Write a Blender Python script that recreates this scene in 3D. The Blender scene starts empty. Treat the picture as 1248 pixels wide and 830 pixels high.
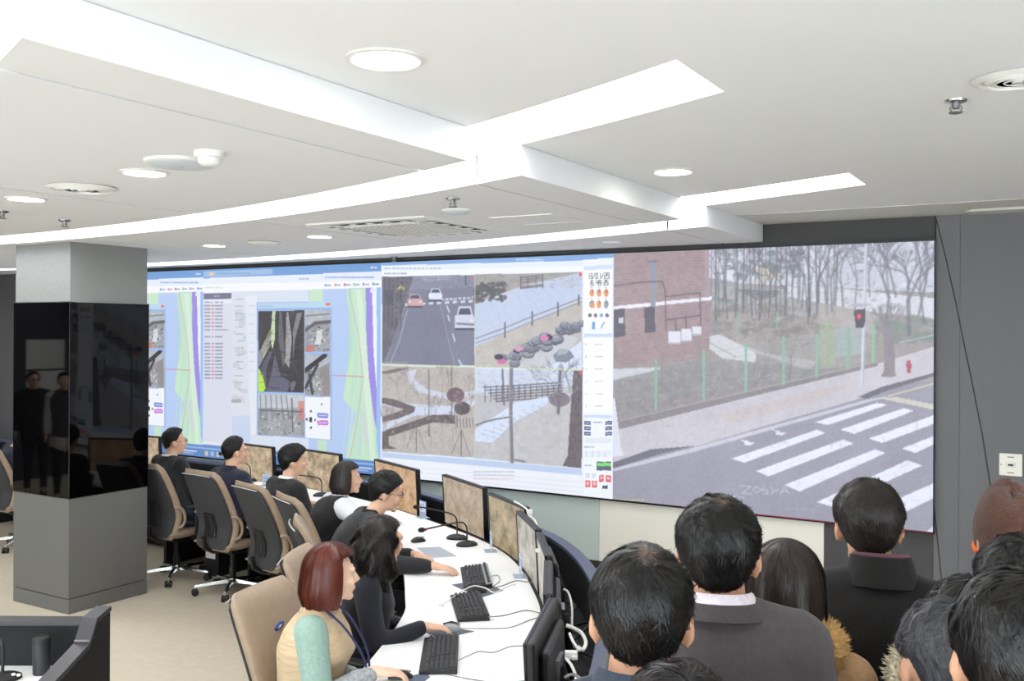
import bpy, bmesh, math, random
import numpy as np
from mathutils import Vector, Matrix, Euler
random.seed(7); RNG = np.random.default_rng(11)
PI = math.pi
R = math.radians
scene = bpy.context.scene
COL = scene.collection

# ------------------------------------------------------------------ camera
YAW, ROLL, EYE = R(30.9), R(0.28), 2.25
cam_d = bpy.data.cameras.new('camera')
cam_d.sensor_width = 36.0
cam_d.lens = 1180.0 / 1248.0 * 36.0
cam_d.shift_y = -13.0 / 1248.0
cam_d.clip_start = 0.05
cam = bpy.data.objects.new('camera', cam_d)
COL.objects.link(cam)
cam.matrix_world = (Matrix.Translation((0, 0, EYE)) @ Matrix.Rotation(YAW, 4, 'Z')
                    @ Matrix.Rotation(R(90), 4, 'X') @ Matrix.Rotation(ROLL, 4, 'Z'))
scene.camera = cam

# ------------------------------------------------------------------ world, exposure
world = bpy.data.worlds.new('world'); scene.world = world
world.use_nodes = True
world.node_tree.nodes['Background'].inputs[0].default_value = (0.92, 0.965, 1.02, 1)
world.node_tree.nodes['Background'].inputs[1].default_value = 7.2  # bright even world, enters through the added windows as fill light
vs = scene.view_settings
vs.view_transform = 'Standard'; vs.look = 'None'; vs.gamma = 1.0; vs.use_curve_mapping = False
vs.exposure = 0.0
STRIP_L = 6.5        # radiance of the linear ceiling lights
DOWN_L = 26.0        # radiance of the round downlights

# ------------------------------------------------------------------ helpers
def lin(c):
    return tuple(((v / 255.0) / 12.92 if v / 255.0 <= 0.04045 else ((v / 255.0 + 0.055) / 1.055) ** 2.4) for v in c[:3])

def tag(o, label=None, cat=None, group=None, kind=None):
    if label: o['label'] = label
    if cat: o['category'] = cat
    if group: o['group'] = group
    if kind: o['kind'] = kind
    return o

def empty(name, loc=(0, 0, 0), rz=0.0, parent=None):
    o = bpy.data.objects.new(name, None)
    o.empty_display_size = 0.05
    COL.objects.link(o)
    o.location = loc; o.rotation_euler = (0, 0, rz)
    if parent: o.parent = parent
    return o

def copy_tree(o, parent=None):
    c = o.copy(); COL.objects.link(c); c.parent = parent
    for ch in list(o.children): copy_tree(ch, c)
    return c

MATS = {}
def mat(name, col, rough=0.6, metal=0.0, var=0.0, vscale=8.0, bump=0.0, bscale=60.0, emit=None, estr=1.0,
        stretch=None, spec=0.5, coat=0.0, sheen=0.0, attr=None, alpha=None, trans=0.0):
    if name in MATS: return MATS[name]
    m = bpy.data.materials.new(name); m.use_nodes = True
    nt = m.node_tree; b = nt.nodes['Principled BSDF']
    c = lin(col) + (1,)
    b.inputs['Base Color'].default_value = c
    b.inputs['Roughness'].default_value = rough
    b.inputs['Metallic'].default_value = metal
    b.inputs['Specular IOR Level'].default_value = spec
    b.inputs['Coat Weight'].default_value = coat
    b.inputs['Sheen Weight'].default_value = sheen
    b.inputs['Transmission Weight'].default_value = trans
    if alpha is not None: b.inputs['Alpha'].default_value = alpha
    if var or bump:
        tc = nt.nodes.new('ShaderNodeTexCoord')
        mp = nt.nodes.new('ShaderNodeMapping')
        nt.links.new(tc.outputs['Object'], mp.inputs['Vector'])
        if stretch: mp.inputs['Scale'].default_value = stretch
    if var:
        n = nt.nodes.new('ShaderNodeTexNoise'); n.inputs['Scale'].default_value = vscale; n.inputs['Detail'].default_value = 5
        nt.links.new(mp.outputs['Vector'], n.inputs['Vector'])
        rp = nt.nodes.new('ShaderNodeValToRGB')
        rp.color_ramp.elements[0].position = 0.3; rp.color_ramp.elements[1].position = 0.7
        rp.color_ramp.elements[0].color = tuple(max(0, v * (1 - var)) for v in c[:3]) + (1,)
        rp.color_ramp.elements[1].color = tuple(min(1, v * (1 + var)) for v in c[:3]) + (1,)
        nt.links.new(n.outputs['Fac'], rp.inputs['Fac'])
        nt.links.new(rp.outputs['Color'], b.inputs['Base Color'])
    if attr:
        a = nt.nodes.new('ShaderNodeAttribute'); a.attribute_name = attr
        nt.links.new(a.outputs['Color'], b.inputs['Base Color'])
    if bump:
        n2 = nt.nodes.new('ShaderNodeTexNoise'); n2.inputs['Scale'].default_value = bscale; n2.inputs['Detail'].default_value = 4
        nt.links.new(mp.outputs['Vector'], n2.inputs['Vector'])
        bp = nt.nodes.new('ShaderNodeBump'); bp.inputs['Strength'].default_value = bump; bp.inputs['Distance'].default_value = 0.01
        nt.links.new(n2.outputs['Fac'], bp.inputs['Height'])
        nt.links.new(bp.outputs['Normal'], b.inputs['Normal'])
    if emit is not None:
        b.inputs['Emission Color'].default_value = lin(emit) + (1,)
        b.inputs['Emission Strength'].default_value = estr
    MATS[name] = m
    return m

class MB:
    """collects shapes and links them as one mesh object"""
    def __init__(self): self.v = []; self.f = []
    def add(self, vs, fs):
        n = len(self.v); self.v.extend([tuple(p) for p in vs]); self.f.extend([tuple(i + n for i in f) for f in fs]); return self
    def box(self, c, s, rz=0.0, M=None):
        hx, hy, hz = s[0] / 2, s[1] / 2, s[2] / 2
        pts = [Vector((x, y, z)) for x in (-hx, hx) for y in (-hy, hy) for z in (-hz, hz)]
        if M is None: M = Matrix.Rotation(rz, 3, 'Z')
        pts = [M @ p + Vector(c) for p in pts]
        return self.add(pts, [(0, 1, 3, 2), (4, 6, 7, 5), (0, 4, 5, 1), (2, 3, 7, 6), (0, 2, 6, 4), (1, 5, 7, 3)])
    def bx(self, x0, x1, y0, y1, z0, z1):
        return self.box(((x0 + x1) / 2, (y0 + y1) / 2, (z0 + z1) / 2), (x1 - x0, y1 - y0, z1 - z0))
    def rings(self, rs, cap=True, closed=False):
        n = len(rs[0]); vs = [p for r in rs for p in r]; fs = []
        m = len(rs)
        for i in range(m - 1 if not closed else m):
            j = (i + 1) % m
            for k in range(n):
                l = (k + 1) % n
                fs.append((i * n + k, i * n + l, j * n + l, j * n + k))
        if cap and not closed:
            fs.append(tuple(range(n - 1, -1, -1))); fs.append(tuple((m - 1) * n + k for k in range(n)))
        return self.add(vs, fs)
    def tube(self, path, r, seg=8, cap=True):
        path = [Vector(p) for p in path]; rs = []
        N = len(path); rad = r if hasattr(r, '__len__') else [r] * N
        up = None
        for i, p in enumerate(path):
            t = (path[min(i + 1, N - 1)] - path[max(i - 1, 0)])
            t = t.normalized() if t.length > 1e-9 else Vector((0, 0, 1))
            if up is None:
                up = Vector((0, 0, 1)) if abs(t.z) < 0.9 else Vector((1, 0, 0))
            a = (up - t * up.dot(t)).normalized(); b = t.cross(a); up = a
            rs.append([p + (a * math.cos(2 * PI * k / seg) + b * math.sin(2 * PI * k / seg)) * rad[i] for k in range(seg)])
        return self.rings(rs, cap)
    def lathe(self, prof, seg=20, M=None, cap=True):
        M = M or Matrix.Identity(4); rs = []
        for r, z in prof:
            rs.append([M @ Vector((r * math.cos(2 * PI * k / seg), r * math.sin(2 * PI * k / seg), z)) for k in range(seg)])
        return self.rings(rs, cap)
    def prism(self, poly, z0, z1, M=None):
        M = M or Matrix.Identity(4)
        return self.rings([[M @ Vector((x, y, z0)) for x, y in poly], [M @ Vector((x, y, z1)) for x, y in poly]])
    def ell(self, c, r, M=None, seg=16, rows=10):
        M = M or Matrix.Identity(3); c = Vector(c); rs = []
        for i in range(rows + 1):
            a = PI * (0.02 + 0.96 * i / rows)
            rs.append([c + M @ Vector((r[0] * math.sin(a) * math.cos(2 * PI * k / seg), r[1] * math.sin(a) * math.sin(2 * PI * k / seg), -r[2] * math.cos(a))) for k in range(seg)])
        return self.rings(rs)
    def cone(self, p0, p1, r0, r1, seg=14):
        """rounded cone: a limb with round ends"""
        p0 = Vector(p0); p1 = Vector(p1); t = p1 - p0; L = t.length; t = t.normalized()
        up = Vector((0, 0, 1)) if abs(t.z) < 0.9 else Vector((1, 0, 0))
        a = (up - t * up.dot(t)).normalized(); b = t.cross(a); rs = []
        prof = [(r0 * math.cos(q), -r0 * math.sin(q)) for q in (1.5, 1.1, 0.7, 0.3)] + [(r0, 0), (r1, L)] + [(r1 * math.cos(q), L + r1 * math.sin(q)) for q in (0.3, 0.7, 1.1, 1.5)]
        for r, h in prof:
            rs.append([p0 + t * h + (a * math.cos(2 * PI * k / seg) + b * math.sin(2 * PI * k / seg)) * r for k in range(seg)])
        return self.rings(rs)
    def mesh(self, name='mesh'):
        me = bpy.data.meshes.new(name); me.from_pydata(self.v, [], self.f); me.update()
        return me
    def build(self, name, m=None, parent=None, smooth=False, bevel=0.0, bseg=2, fix=True):
        me = self.mesh(name)
        if fix:
            bm = bmesh.new(); bm.from_mesh(me); bmesh.ops.recalc_face_normals(bm, faces=bm.faces); bm.to_mesh(me); bm.free()
        if m: me.materials.append(m)
        o = bpy.data.objects.new(name, me); COL.objects.link(o)
        if parent: o.parent = parent
        if smooth: shade(me)
        if bevel:
            md = o.modifiers.new('bevel', 'BEVEL'); md.width = bevel; md.segments = bseg; md.limit_method = 'ANGLE'; md.angle_limit = R(35)
            md.harden_normals = False
        return o

def shade(me, angle=40):
    me.polygons.foreach_set('use_smooth', [True] * len(me.polygons))
    if angle: me.set_sharp_from_angle(angle=R(angle))

TMP = bpy.data.scenes.new('tmp_fuse')
def fuse(mb, name, m, parent, voxel=0.01, smooth=4, wrinkle=0.0, wk=18.0, seed=0, warp=None):
    """voxel-unite overlapping shapes into one continuous skin"""
    me = mb.mesh(name); o = bpy.data.objects.new(name, me)
    TMP.collection.objects.link(o)
    rm = o.modifiers.new('r', 'REMESH'); rm.mode = 'VOXEL'; rm.voxel_size = voxel; rm.use_smooth_shade = True
    s = o.modifiers.new('s', 'SMOOTH'); s.iterations = smooth; s.factor = 0.5
    vl = TMP.view_layers[0]; vl.update()
    ev = o.evaluated_get(vl.depsgraph)
    me2 = bpy.data.meshes.new_from_object(ev)
    TMP.collection.objects.unlink(o)
    me2.name = name
    n = len(me2.vertices)
    if wrinkle or warp:
        co = np.empty(n * 3); me2.vertices.foreach_get('co', co); co = co.reshape(-1, 3)
        no = np.empty(n * 3); me2.vertex_normals.foreach_get('vector', no); no = no.reshape(-1, 3)
        if wrinkle:
            rg = np.random.default_rng(seed + 5); d = np.zeros(n)
            for k in range(7):
                w = rg.normal(size=3); w /= np.linalg.norm(w); w *= wk * rg.uniform(0.6, 1.9)
                d += np.sin(co @ w + rg.uniform(0, 6.28) + 1.5 * np.sin(co @ rg.normal(size=3) * 9)) * rg.uniform(0.3, 1)
            co = co + no * (wrinkle * d / 2.2)[:, None]
        if warp: co = warp(co, no)
        me2.vertices.foreach_set('co', co.ravel()); me2.update()
    me2.materials.clear(); me2.materials.append(m)
    shade(me2, 0)
    bpy.data.objects.remove(o)
    ob = bpy.data.objects.new(name, me2); COL.objects.link(ob)
    if parent: ob.parent = parent
    return ob

# survey: where a sight line of the photograph (1248 x 830) meets a plane of the room
_f = np.array([-math.sin(YAW), math.cos(YAW), 0]); _r = np.array([math.cos(YAW), math.sin(YAW), 0])
def sight(x, y):
    u = x - 624.0; v = 402.0 - y; c, s = math.cos(ROLL), math.sin(ROLL)
    return _f * 1180.0 + _r * (c * u - s * v) + np.array([0, 0, 1.0]) * (s * u + c * v)
def on_z(x, y, z):
    r = sight(x, y); t = (z - EYE) / r[2]; return Vector((r[0] * t, r[1] * t, z))
def on_wall(x, y, Y=7.27):
    r = sight(x, y); t = Y / r[1]; return Vector((r[0] * t, Y, EYE + r[2] * t))
def at_depth(x, y, d):
    r = sight(x, y) * d / 1180.0; return Vector((r[0], r[1], EYE + r[2]))

# ------------------------------------------------------------------ materials
M_ceil = mat('white ceiling paint', (244, 245, 247), 0.85, var=0.012, vscale=1.5)
M_panel = mat('white ceiling panel', (236, 237, 239), 0.8)
M_strip = mat('light diffuser', (255, 255, 255), 0.6, emit=(252, 253, 255), estr=STRIP_L)
M_down = mat('downlight lens', (255, 255, 255), 0.5, emit=(255, 252, 244), estr=DOWN_L)
M_groove = mat('panel joint dark', (40, 38, 36), 0.9)
M_wtrim = mat('white plastic trim', (236, 236, 232), 0.45)
M_gtrim = mat('grey plastic vent', (190, 190, 186), 0.5)
M_dark = mat('dark slot', (38, 38, 40), 0.7)
M_fab = mat('charcoal wall fabric', (82, 81, 82), 0.95, var=0.16, vscale=260, bump=0.25, bscale=420, sheen=0.15)
M_fab2 = mat('grey wall fabric', (120, 120, 123), 0.95, var=0.15, vscale=240, bump=0.3, bscale=420, sheen=0.2)
M_cream = mat('cream wall panel', (250, 246, 234), 0.7)
M_teal = mat('pale green wall panel', (202, 215, 211), 0.7)
M_white = mat('white laminate', (250, 250, 250), 0.35)
M_black = mat('black plastic', (20, 20, 22), 0.4)
M_blackm = mat('matt black', (15, 15, 16), 0.75)
M_glassb = mat('black glass', (4, 4, 5), 0.03, spec=0.32)
M_colcl = mat('grey fabric cladding', (136, 137, 136), 0.9, var=0.12, vscale=120, bump=0.15, bscale=300)
M_colb = mat('dark grey laminate cladding', (106, 106, 103), 0.65, var=0.1, vscale=160)
M_rim = mat('blue grey console shell', (84, 92, 116), 0.45)
M_chrome = mat('polished aluminium', (205, 206, 208), 0.18, metal=1.0)
M_steel = mat('brushed steel', (150, 150, 152), 0.35, metal=1.0)
M_tan = mat('tan leather', (160, 140, 120), 0.5, var=0.06, vscale=30, bump=0.12, bscale=140)
M_shell = mat('charcoal chair fabric', (58, 58, 60), 0.85, var=0.12, vscale=300, bump=0.2, bscale=500)
M_pad = mat('soft black pad', (24, 24, 26), 0.55)
M_wpl = mat('white cable', (236, 234, 230), 0.5)
# ------------------------------------------------------------------ room shell
X0, X1, Y0, YW, ZC, ZP = -13.5, 3.4, -4.2, 7.27, 3.06, 2.925
XB, XS = -2.14, -1.07        # edge of the dropped ceiling, right end of the light slots
m_floor = mat('beige vinyl floor', (195, 185, 165), 0.6, var=0.05, vscale=14, bump=0.05, bscale=200)
nt = m_floor.node_tree
o = MB().bx(X0, X1, Y0, YW + 0.15, -0.1, 0.0).build('floor', m_floor); tag(o, 'beige speckled floor of the control room', kind='structure')
wf = empty('wall_far', (0, 0, 0)); tag(wf, 'charcoal fabric wall that carries the video wall', kind='structure')
# fabric faces of the far wall
for (x0, x1, z0, z1, m, y) in ((X0, -10.66, 0.24, ZC + .2, M_fab, YW + .004), (-10.66, -0.935, 2.88, ZC + .2, M_fab, YW + .004),
                               (-0.935, -0.776, 0.0, ZC + .2, M_fab2, YW + .004), (-0.774, 0.30, 0.0, ZC + .2, M_fab2, YW + .004), (0.302, 1.38, 0.0, ZC + .2, M_fab2, YW + .004), (1.382, X1, 0.0, ZC + .2, M_fab2, YW + .004),
                               (-1.676, -0.937, 0.0, 0.86, M_fab, YW + .004)):
    MB().bx(x0, x1, y, YW + .15, z0, z1).build('fabric_panel', m, wf)
MB().bx(X0, X1, YW + .06, YW + .15, 0, ZC + .2).build('backing', M_blackm, wf)
xs = [-1.676, -3.50, -5.32, -7.14, -8.22, -10.64]
for i in range(5):
    MB().bx(xs[i + 1] + .002, xs[i] - .002, YW, YW + .05, 0.335, 0.862).build('lower_panel', (M_cream, M_teal, M_teal, M_teal, M_cream)[i], wf, bevel=.003)
MB().bx(-10.66, -1.676, YW - .015, YW + .05, 0.235, 0.333).build('plinth_board', mat('dark brown plinth', (58, 52, 48), .5), wf)
MB().bx(-10.66, -1.676, YW + .01, YW + .05, 0.0, 0.235).build('kick_board', mat('beige kick board', (176, 163, 146), .6), wf)
# thin slanting dark line on the fabric beside the screen, and a short one below
def wall_line(px, parent, r=.0035):
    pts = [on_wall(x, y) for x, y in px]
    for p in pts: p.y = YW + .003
    return MB().tube(pts, r, 6).build('fabric_line', mat('seam grey', (60, 61, 66), .9), parent)
wall_line([(1140, 263), (1152, 312), (1165, 370), (1176, 425), (1187, 478), (1197, 530), (1207, 592)], wf)
wall_line([(1138, 615), (1142, 655), (1147, 703), (1150, 745)], wf, .004)
wall_line([(1140, 264), (1140, 292)], wf, .006)
o = MB().bx(X0 - .15, X0, Y0, YW + .15, 0, ZC + .2).build('wall_left', mat('dark panel wall', (48, 48, 52), .6)); tag(o, 'dark wall at the far left end', kind='structure')
M_wall = mat('off white wall paint', (232, 230, 224), .85)
wr_ = empty('wall_right'); tag(wr_, 'off white wall on the right with windows added for light', kind='structure')
# near wall with a ribbon of unseen windows added to brighten the room
wn = empty('wall_near'); tag(wn, 'off white wall behind the visitors with windows added for light', kind='structure')
WX = [(-9.0, -6.1), (-5.9, -3.0), (-2.8, .1), (.3, 3.2)]; WZ0, WZ1 = .55, 2.85
MB().bx(X0, X1, Y0 - .15, Y0, 0, WZ0).build('lower_wall', M_wall, wn); MB().bx(X0, X1, Y0 - .15, Y0, WZ1, ZC + .2).build('upper_wall', M_wall, wn)
for a, b in ((X0, -9.0), (-6.1, -5.9), (-3.0, -2.8), (.1, .3), (3.2, X1)): MB().bx(a, b, Y0 - .15, Y0, WZ0, WZ1).build('pier', M_wall, wn)
m_pane = bpy.data.materials.new('added window glass'); m_pane.use_nodes = True
_n = m_pane.node_tree; _n.nodes.clear(); _o = _n.nodes.new('ShaderNodeOutputMaterial'); _g = _n.nodes.new('ShaderNodeBsdfTransparent'); _g.inputs[0].default_value = (.93, .95, .95, 1); _n.links.new(_g.outputs[0], _o.inputs[0])
RY = [(-3.9, -1.1), (-.9, 1.9)]  # unseen openings added to the right wall to let in fill light
MB().bx(X1, X1 + .15, Y0, YW + .15, 0, WZ0).build('lower_wall', M_wall, wr_); MB().bx(X1, X1 + .15, Y0, YW + .15, WZ1, ZC + .2).build('upper_wall', M_wall, wr_)
for a, b in ((Y0, -3.9), (-1.1, -.9), (1.9, YW + .15)): MB().bx(X1, X1 + .15, a, b, WZ0, WZ1).build('pier', M_wall, wr_)
for k, (a, b) in enumerate(RY):
    w = empty('window_%d' % (k + 5), (X1 + .08, a, WZ0), PI / 2); tag(w, 'aluminium framed window added for light in the right wall', kind='structure'); L, h = b - a, WZ1 - WZ0
    MB().bx(0, L, -.03, .03, 0, .05).bx(0, L, -.03, .03, h - .05, h).bx(0, .05, -.03, .03, .05, h - .05).bx(L - .05, L, -.03, .03, .05, h - .05).bx(L / 2 - .03, L / 2 + .03, -.03, .03, .05, h - .05).build('window_frame', M_steel, w)
    for q in (0, 1): MB().bx(.05 + q * (L / 2 - .02), L / 2 - .03 + q * (L / 2 - .02), -.004, .004, .05, h - .05).build('pane', m_pane, w)
for k, (a, b) in enumerate(WX):
    w = empty('window_%d' % (k + 1), (a, Y0 - .08, WZ0)); tag(w, 'aluminium framed window added for light in the wall behind the visitors', kind='structure'); L, h = b - a, WZ1 - WZ0
    MB().bx(0, L, -.03, .03, 0, .05).bx(0, L, -.03, .03, h - .05, h).bx(0, .05, -.03, .03, .05, h - .05).bx(L - .05, L, -.03, .03, .05, h - .05).bx(L / 2 - .03, L / 2 + .03, -.03, .03, .05, h - .05).build('window_frame', M_steel, w)
    for q in (0, 1): MB().bx(.05 + q * (L / 2 - .02), L / 2 - .03 + q * (L / 2 - .02), -.004, .004, .05, h - .05).build('pane', m_pane, w)

# ------------------------------------------------------------------ ceiling with curved light slots
def circ(cx, cy, r, dy=0.0): return lambda x: cy + dy + math.sqrt(max(0.1, r * r - (x - cx) ** 2))
SL = []
for dy in (-4.64, -2.30, 0.0):
    SL.append((circ(-7.195, -9.303, 13.508, dy), circ(-7.287, -9.577, 14.19, dy)))
SL.append((circ(-8.435, -11.49, 18.18), circ(-7.918, -9.854, 16.883)))
YS = 6.61                     # soffit strip along the far wall
ce = empty('ceiling'); tag(ce, 'white ceiling with dropped panels and curved light slots', kind='structure')
def sheet(xa, xb, fa, fb, z0, z1, n):
    """slab between two curved edges"""
    mb = MB(); rs = []
    for i in range(n + 1):
        x = xa + (xb - xa) * i / n
        a, b = fa(x), fb(x)
        if b - a < .003: b = a + .003
        rs.append([Vector((x, a, z0)), Vector((x, b, z0)), Vector((x, b, z1)), Vector((x, a, z1))])
    return mb.rings(rs)
const = lambda v: (lambda x: v)
mb = sheet(XS, X1, const(Y0), const(YS), ZC, ZC + .12, 1)
edges = [const(Y0)] + [e for s in SL for e in s] + [const(YS)]
for k in range(0, len(edges) - 1, 2):
    fa, fb = edges[k], edges[k + 1]
    if k == len(edges) - 2: fa2 = lambda x, fa=fa: min(fa(x), YS - .004)
    else: fa2 = fa
    s = sheet(X0, XS, fa2, fb, ZC, ZC + .12, 40); mb.add(s.v, s.f)
mb.build('upper_ceiling', M_ceil, ce)
MB().bx(X0, X1, Y0, YW + .1, ZC + .13, ZC + .2).build('ceiling_backing', M_ceil, ce)
# soffit along the far wall with a shallow recess near its right end; its weaker light is painted in as grey
MB().bx(XB - .06, -0.72, YS, YW + .05, ZC - .004, ZC + .1).build('soffit', mat('shaded soffit grey', (214, 213, 207), .85), ce)
MB().bx(-0.72, X1, YS, YS + .06, ZC - .004, ZC + .1).bx(-0.72, X1, 7.06, YW + .05, ZC - .012, ZC + .1).bx(-.72, -.70, YS, YW, ZC - .006, ZC + .1).bx(-0.72, X1, YS + .06, 7.06, ZC + .004, ZC + .1).build('soffit_slot', mat('shaded soffit grey'  , (214, 213, 207)), ce)
# dropped panels, cut by joints
joints = [XB, -2.46, -4.53, -6.60, -8.67, -10.74, X0]
low_edges = [(SL[0][1], SL[1][0]), (SL[1][1], SL[2][0]), (SL[2][1], SL[3][0]), (SL[3][1], const(YW + .002)), (const(Y0), SL[0][0])]
for fa, fb in low_edges:
    for j in range(len(joints) - 1):
        xa, xb = joints[j + 1] + (.020 if j < len(joints) - 2 else 0), joints[j] - (0 if j == 0 else .0)
        if fb((xa + xb) / 2) - fa((xa + xb) / 2) < .03: continue
        sheet(xa, xb, fa, fb, ZP, ZC - .002, 10).build('dropped_panel', M_panel, ce)
    for xj in joints[1:-1]:
        if fb(xj) - fa(xj) > .05:
            MB().bx(xj - .002, xj + .014, fa(xj) + .02, fb(xj) - .02, ZP + .02, ZC - .004).build('joint', M_groove, ce)
# the linear lights, one in each curved slot
lab = ['curved linear ceiling light over the visitors', 'curved linear ceiling light in the near top left corner',
       'long curved ceiling light, the broad one running above the operators', 'long curved ceiling light, the narrow one nearest the video wall']
for k, (fa, fb) in enumerate(SL):
    t = empty('linear_light'); tag(t, lab[k], 'ceiling light', 'curved linear ceiling lights')
    s = sheet(X0, XS, fa, lambda x, fa=fa, fb=fb: min(fb(x), 7.25), ZC + .055, ZC + .07, 60)
    s.build('diffuser', M_strip, t)
    mb = sheet(XS - .0, XS + .006, fa, fb, ZC + .001, ZC + .1, 1)
    mb.build('end_cap', M_wtrim, t)

# ------------------------------------------------------------------ column
cx0, cx1, cy0, cy1 = -7.60, -6.87, 4.73, 5.465
co = empty('column', ((cx0 + cx1) / 2, (cy0 + cy1) / 2, 0)); tag(co, 'square column clad in grey with a black glass band', kind='structure')
def cbox(name, g, z0, z1, m, bev=.003):
    w = (cx1 - cx0) / 2 + g; d = (cy1 - cy0) / 2 + g
    return MB().bx(-w, w, -d, d, z0, z1).build(name, m, co, bevel=bev)
cbox('core', -.03, 0.0, ZP + .05, M_dark)
cbox('plinth', 0.0, 0.0, 0.115, M_colb)
cbox('base_cladding', 0.0, 0.122, 0.905, M_colb)
cbox('top_cladding', -.006, 2.455, ZP + .004, M_colcl)
# four black glass sheets with steel corner beads
w = (cx1 - cx0) / 2; d = (cy1 - cy0) / 2
for sx, sy in ((0, -1), (0, 1), (1, 0), (-1, 0)):
    if sx == 0: MB().bx(-w, w, sy * d - .006, sy * d + .006, 0.91, 2.45).build('glass_panel', M_glassb, co)
    else: MB().bx(sx * w - .006, sx * w + .006, -d, d, 0.91, 2.45).build('glass_panel', M_glassb, co)
for sx in (-1, 1):
    for sy in (-1, 1):
        MB().bx(sx * w - .005, sx * w + .005, sy * d - .005, sy * d + .005, .908, 2.452).build('corner_bead', M_dark, co)
MB().bx(-w - .004, w + .004, -d - .004, d + .004, 2.445, 2.456).build('trim_bead', M_steel, co)

# sheets of paper pinned to the near wall (seen mirrored in the black glass)
wl = bpy.data.objects['wall_left']
for (y, z, w_, h_, lb) in ((.55, 1.85, .62, .44, 'upper left'), (.55, 1.38, .62, .44, 'lower left'), (-.22, 1.85, .62, .44, 'upper right'), (-.22, 1.38, .62, .44, 'lower right')):
    t = MB().bx(X0, X0 + .004, y - w_ / 2, y + w_ / 2, z - h_ / 2, z + h_ / 2).build('notice_sheet', mat('notice paper', (226, 226, 220), .8)); tag(t, 'white notice sheet mirrored in the column glass, %s of the four' % lb, 'notice', 'notice sheets on the dark wall')
# ------------------------------------------------------------------ video wall: pictures painted as fine coloured cells
SX = [-10.64, -8.22, -5.785, -3.365, -0.935]; SZ0, SZ1 = 0.865, 2.88
def noise2(h, w, cell, seed, oct=3):
    rg = np.random.default_rng(seed); out = np.zeros((h, w)); amp = 1.0; tot = 0
    for o_ in range(oct):
        c = max(1.0, cell / (2 ** o_)); gh, gw = int(h / c) + 3, int(w / c) + 3
        g = rg.random((gh, gw)); yy = np.arange(h) / c; xx = np.arange(w) / c
        y0 = yy.astype(int); x0 = xx.astype(int); fy = (yy - y0)[:, None]; fx = (xx - x0)[None, :]
        fy = fy * fy * (3 - 2 * fy); fx = fx * fx * (3 - 2 * fx)
        a = g[np.ix_(y0, x0)]; b = g[np.ix_(y0, x0 + 1)]; c_ = g[np.ix_(y0 + 1, x0)]; d_ = g[np.ix_(y0 + 1, x0 + 1)]
        out += amp * ((a * (1 - fx) + b * fx) * (1 - fy) + (c_ * (1 - fx) + d_ * fx) * fy); tot += amp; amp *= 0.55
    return out / tot - 0.5

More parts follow.
